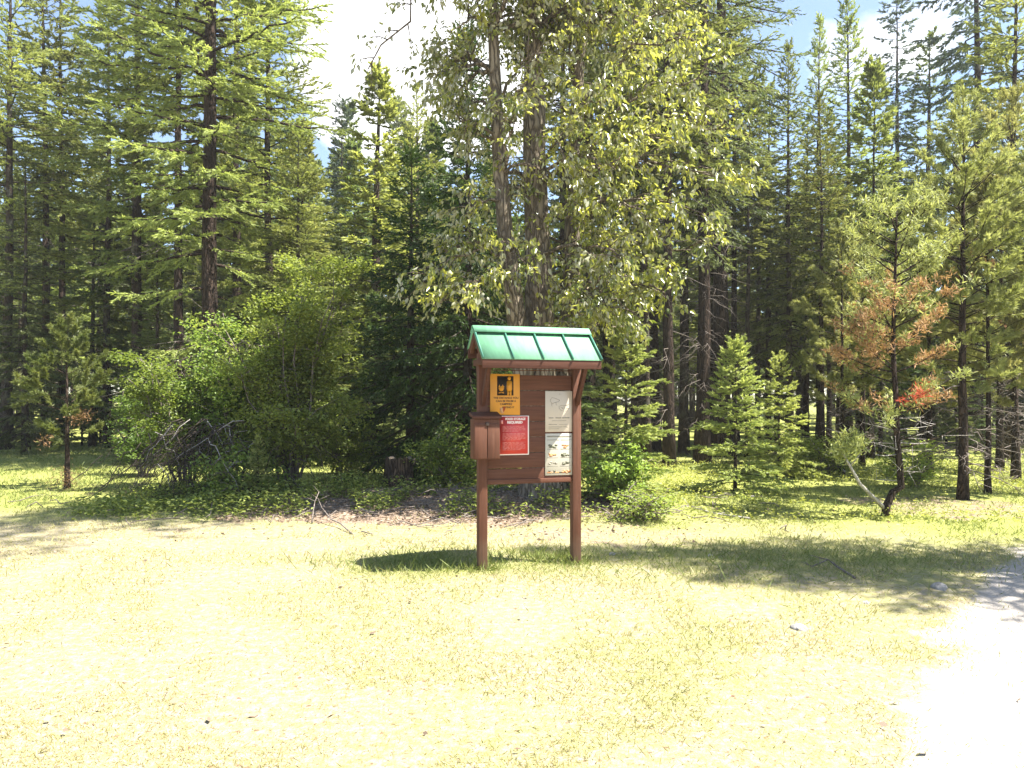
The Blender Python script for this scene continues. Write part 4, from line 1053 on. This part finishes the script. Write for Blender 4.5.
text('ATTEND IT', .024, .03, -.126, -.0028, 'ink', ys, bold=.0006)
part(B().poly([(-.052, -.130), (-.02, -.126), (-.026, -.150), (-.012, -.172), (-.03, -.185), (-.05, -.172), (-.046, -.15)], -.0030, -.0021), 'peeled_patch', 'torn', ys, 0)
part(B().poly([(-.016, -.118), (.004, -.116), (-.002, -.150), (-.018, -.172), (-.022, -.150)], -.0036, -.0031), 'rust_stain', 'rustred', ys, 0)

# red notice
rs_ = sign('red_notice', -.188, 1.290, -.185, 'bright red printed notice with white edges beside the leaflet box')
rs_.location = kpos(-.162, -.0195, 1.262)
w, h = .148, .187
part(B().box(-w, w, -.002, .002, -h, h), 'backing', 'white', rs_, .001)
part(B().box(-w + .002, w - .012, -.0034, -.0022, -h + .010, h - .006), 'sheet', 'red', rs_, 0)
text('FOOD STORAGE', .031, .012, .156, -.0038, 'white', rs_, bold=.0012, sx=.86)
text('REQUIRED', .031, .006, .124, -.0038, 'white', rs_, bold=.0016, sx=1.05)
b = B().box(-.134, -.112, -.0042, -.0036, .112, .146); part(b, 'emblem', 'pink', rs_, 0)
b = B(); rngs = np.random.default_rng(6)
for k in range(20):
    zz = .088 - k * .0118
    if k in (5, 12): continue
    xx = -.118
    while xx < .10 - (.07 if k in (4, 11, 19) else 0):
        l = rngs.uniform(.012, .045); b.box(xx, min(xx + l, .112), -.0042, -.0036, zz - .0022, zz + .0022); xx += l + .007
part(b, 'printed_lines', 'pink', rs_, 0)

# cream drawing sheet
cs = sign('line_drawing_sheet', .295, 1.488, -.0195, 'cream laminated sheet with a faint line drawing, upper one of the two at right')
w, h = .132, .198
part(B().box(-w, w, -.002, .002, -h, h), 'sheet', 'paper', cs, .001)
b = B()
def line(pts, r=.0018):
    p = [(x, -.0025, z) for x, z in pts]; b.tube(p, [r] * len(p), 4)
line([(-.08, .12), (-.085, .105), (-.07, .08), (-.06, .075), (-.05, .085), (-.03, .09), (-.005, .095), (.005, .11)])
line([(-.08, .12), (-.07, .135), (-.04, .13), (-.02, .12), (.005, .11), (-.005, .095)])
line([(-.07, .08), (-.072, .06), (-.065, .05)]); line([(-.03, .09), (-.03, .07), (-.022, .06)])
line([(.00, .05), (.02, .06), (.05, .058), (.08, .065), (.10, .078)]); line([(.00, .05), (.0, .03), (.02, .01), (.05, .0), (.08, .01), (.10, .035), (.085, .03), (.06, .025), (.03, .03), (.015, .045)])
line([(.03, .03), (.04, .045), (.06, .04)]); line([(.0, .165), (.004, .178), (.009, .165)])
b.build('line_drawing', M['pencil'], cs)
b = B()
for z_, xa, xb_, t in ((-.062, -.10, -.055, .004), (-.062, -.035, .02, .004), (-.062, .03, .10, .004), (-.09, -.07, .07, .0018), (-.125, -.10, -.02, .002), (-.125, .0, .08, .0012), (-.150, -.10, .03, .002), (-.150, .04, .085, .002), (-.168, -.10, .0, .002)):
    b.box(xa, xb_, -.0034, -.0023, z_ - t, z_ + t)
part(b, 'printed_lines', 'pencil', cs, 0)
cs.scale = (1.08, 1, 1)
# picture chart sheet
ps = sign('picture_chart', .295, 1.072, -.0195, 'pale chart with two columns of small pictures, lower one of the two at right', .004)
w, h = .132, .203
part(B().box(-w, w, -.002, .002, -h, h), 'sheet', 'paper2', ps, .001)
b = B()
b.box(-.115, .115, -.0032, -.0023, .168, .180); b.box(-.115, .0, -.0032, -.0023, .138, .143); b.box(.015, .115, -.0032, -.0023, .138, .143)
for k in range(3):
    zz = .052 - k * .083
    b.box(-.115, -.01, -.0032, -.0023, zz - .002, zz + .002); b.box(.012, .115, -.0032, -.0023, zz - .002, zz + .002)
part(b, 'printed_lines', 'pencil', ps, 0)
rngs = np.random.default_rng(12)
for col, cx in ((0, -.062), (1, .064)):
    for k in range(4):
        zz = .078 - k * .083; b = B()
        mt = ('olive', 'rust', 'pencil')[(k + col) % 3] if not (col == 1 and k == 1) else 'olive'
        for j in range(9 if not (col == 1 and k == 1) else 14):
            ex = cx + rngs.uniform(-.036, .036); ez = zz + rngs.uniform(-.012, .014); rr = rngs.uniform(.004, .011)
            b.poly([(ex + rr * 1.5 * math.cos(t), ez + rr * math.sin(t)) for t in np.linspace(0, 6.28, 8, endpoint=False)], -.0032 - .00006 * j, -.00225)
        part(b, 'small_picture', mt, ps, 0)
part(B().box(-.115, .0, -.0032, -.0023, -.182, -.170), 'colour_bar', 'rust', ps, 0)
part(B().box(.0005, .11, -.0032, -.0023, -.182, -.170), 'colour_bar', 'olive', ps, 0)

ps.scale = (1.08, 1, 1)
# ------------------------------------------------------------------ haze in the air between the trees
hm, hnt, hout = new_mat('thin_haze')
hv = N(hnt, 'ShaderNodeVolumePrincipled', Density=HAZE); hv.inputs['Color'].default_value = (1., .99, .95, 1); hv.inputs['Anisotropy'].default_value = .3
hnt.links.new(hv.outputs[0], hout.inputs['Volume'])
tag(B().box(-110, 110, -12, 120, -1.5, 27).build('haze', hm), kind='stuff', label='thin bright haze in the air between the trees', cat='haze')
# ------------------------------------------------------------------ sky, sun, camera
SUN_EL, SUN_AZ = 62.0, -13.0        # azimuth from +x, negative = towards the viewer
to_sun = np.array([math.cos(R(SUN_EL)) * math.cos(R(SUN_AZ)), math.cos(R(SUN_EL)) * math.sin(R(SUN_AZ)), math.sin(R(SUN_EL))])
from mathutils import Vector
sl = bpy.data.lights.new('sun', 'SUN'); sl.energy = 4.6; sl.angle = R(.55); sl.color = (1., .955, .87)
so = bpy.data.objects.new('sun', sl); C.objects.link(so); so.rotation_euler = Vector(to_sun).to_track_quat('Z', 'Y').to_euler(); so.location = (6, 0, 20)
w = bpy.data.worlds.new('World'); scene.world = w; w.use_nodes = True; nt = w.node_tree; nt.nodes.clear()
out = nt.nodes.new('ShaderNodeOutputWorld'); bg = nt.nodes.new('ShaderNodeBackground'); bg.inputs[1].default_value = .072
sky = nt.nodes.new('ShaderNodeTexSky'); sky.sky_type = 'NISHITA'; sky.sun_disc = False; sky.sun_elevation = R(SUN_EL); sky.sun_rotation = R(90 - SUN_AZ)
sky.altitude = 900; sky.air_density = 1.; sky.dust_density = .8
tc = nt.nodes.new('ShaderNodeTexCoord')
mp = N(nt, 'ShaderNodeMapping'); mp.inputs['Scale'].default_value = (1., 1., 1.7); mp.inputs['Location'].default_value = (.15, .4, .0); nt.links.new(tc.outputs['Generated'], mp.inputs[0])
no = N(nt, 'ShaderNodeTexNoise', Scale=3.2, Detail=7., Roughness=.55); nt.links.new(mp.outputs[0], no.inputs['Vector'])
def blob(px, py, size):
    v = Vector(((px - 512) / F, 1, (HOR - py) / F)).normalized()
    d = N(nt, 'ShaderNodeVectorMath', operation='DISTANCE'); nt.links.new(tc.outputs['Generated'], d.inputs[0]); d.inputs[1].default_value = v
    mr = nt.nodes.new('ShaderNodeMapRange'); mr.inputs[1].default_value = 0; mr.inputs[2].default_value = size; mr.inputs[3].default_value = .34; mr.inputs[4].default_value = 0
    nt.links.new(d.outputs['Value'], mr.inputs[0]); return mr.outputs[0]
acc = no.outputs['Fac']
for pxy in ((410, 60, .22), (470, 20, .20), (900, 60, .25), (350, 80, .14)):
    ad = N(nt, 'ShaderNodeMath', operation='ADD'); nt.links.new(acc, ad.inputs[0]); nt.links.new(blob(*pxy), ad.inputs[1]); acc = ad.outputs[0]
cm = ramp(nt, acc, .70, .84); cm.node.inputs[3].default_value = .04
col = mixc(nt, cm, sky.outputs[0], (6.5, 6.5, 6.6))
nt.links.new(col, bg.inputs[0]); nt.links.new(bg.outputs[0], out.inputs[0])

cam = bpy.data.cameras.new('camera'); co = bpy.data.objects.new('camera', cam); C.objects.link(co)
cam.sensor_width = 36; cam.lens = F / 1024 * 36; cam.shift_y = 16 / 1024; cam.clip_end = 3000; cam.clip_start = .05
co.location = (0, 0, EYE); co.rotation_euler = (R(90), 0, 0); scene.camera = co

vs = scene.view_settings; vs.view_transform = 'Standard'; vs.look = 'None'; vs.gamma = 1; vs.exposure = 2.13; vs.use_curve_mapping = False
scene.render.engine = 'CYCLES'
cy = scene.cycles; cy.max_bounces = 6; cy.diffuse_bounces = 4; cy.glossy_bounces = 2; cy.transmission_bounces = 4; cy.transparent_max_bounces = 4
cy.use_denoising = True; cy.caustics_reflective = False; cy.caustics_refractive = False
try: cy.denoiser = 'OPENIMAGEDENOISE'; cy.denoising_prefilter = 'ACCURATE'
except Exception: pass
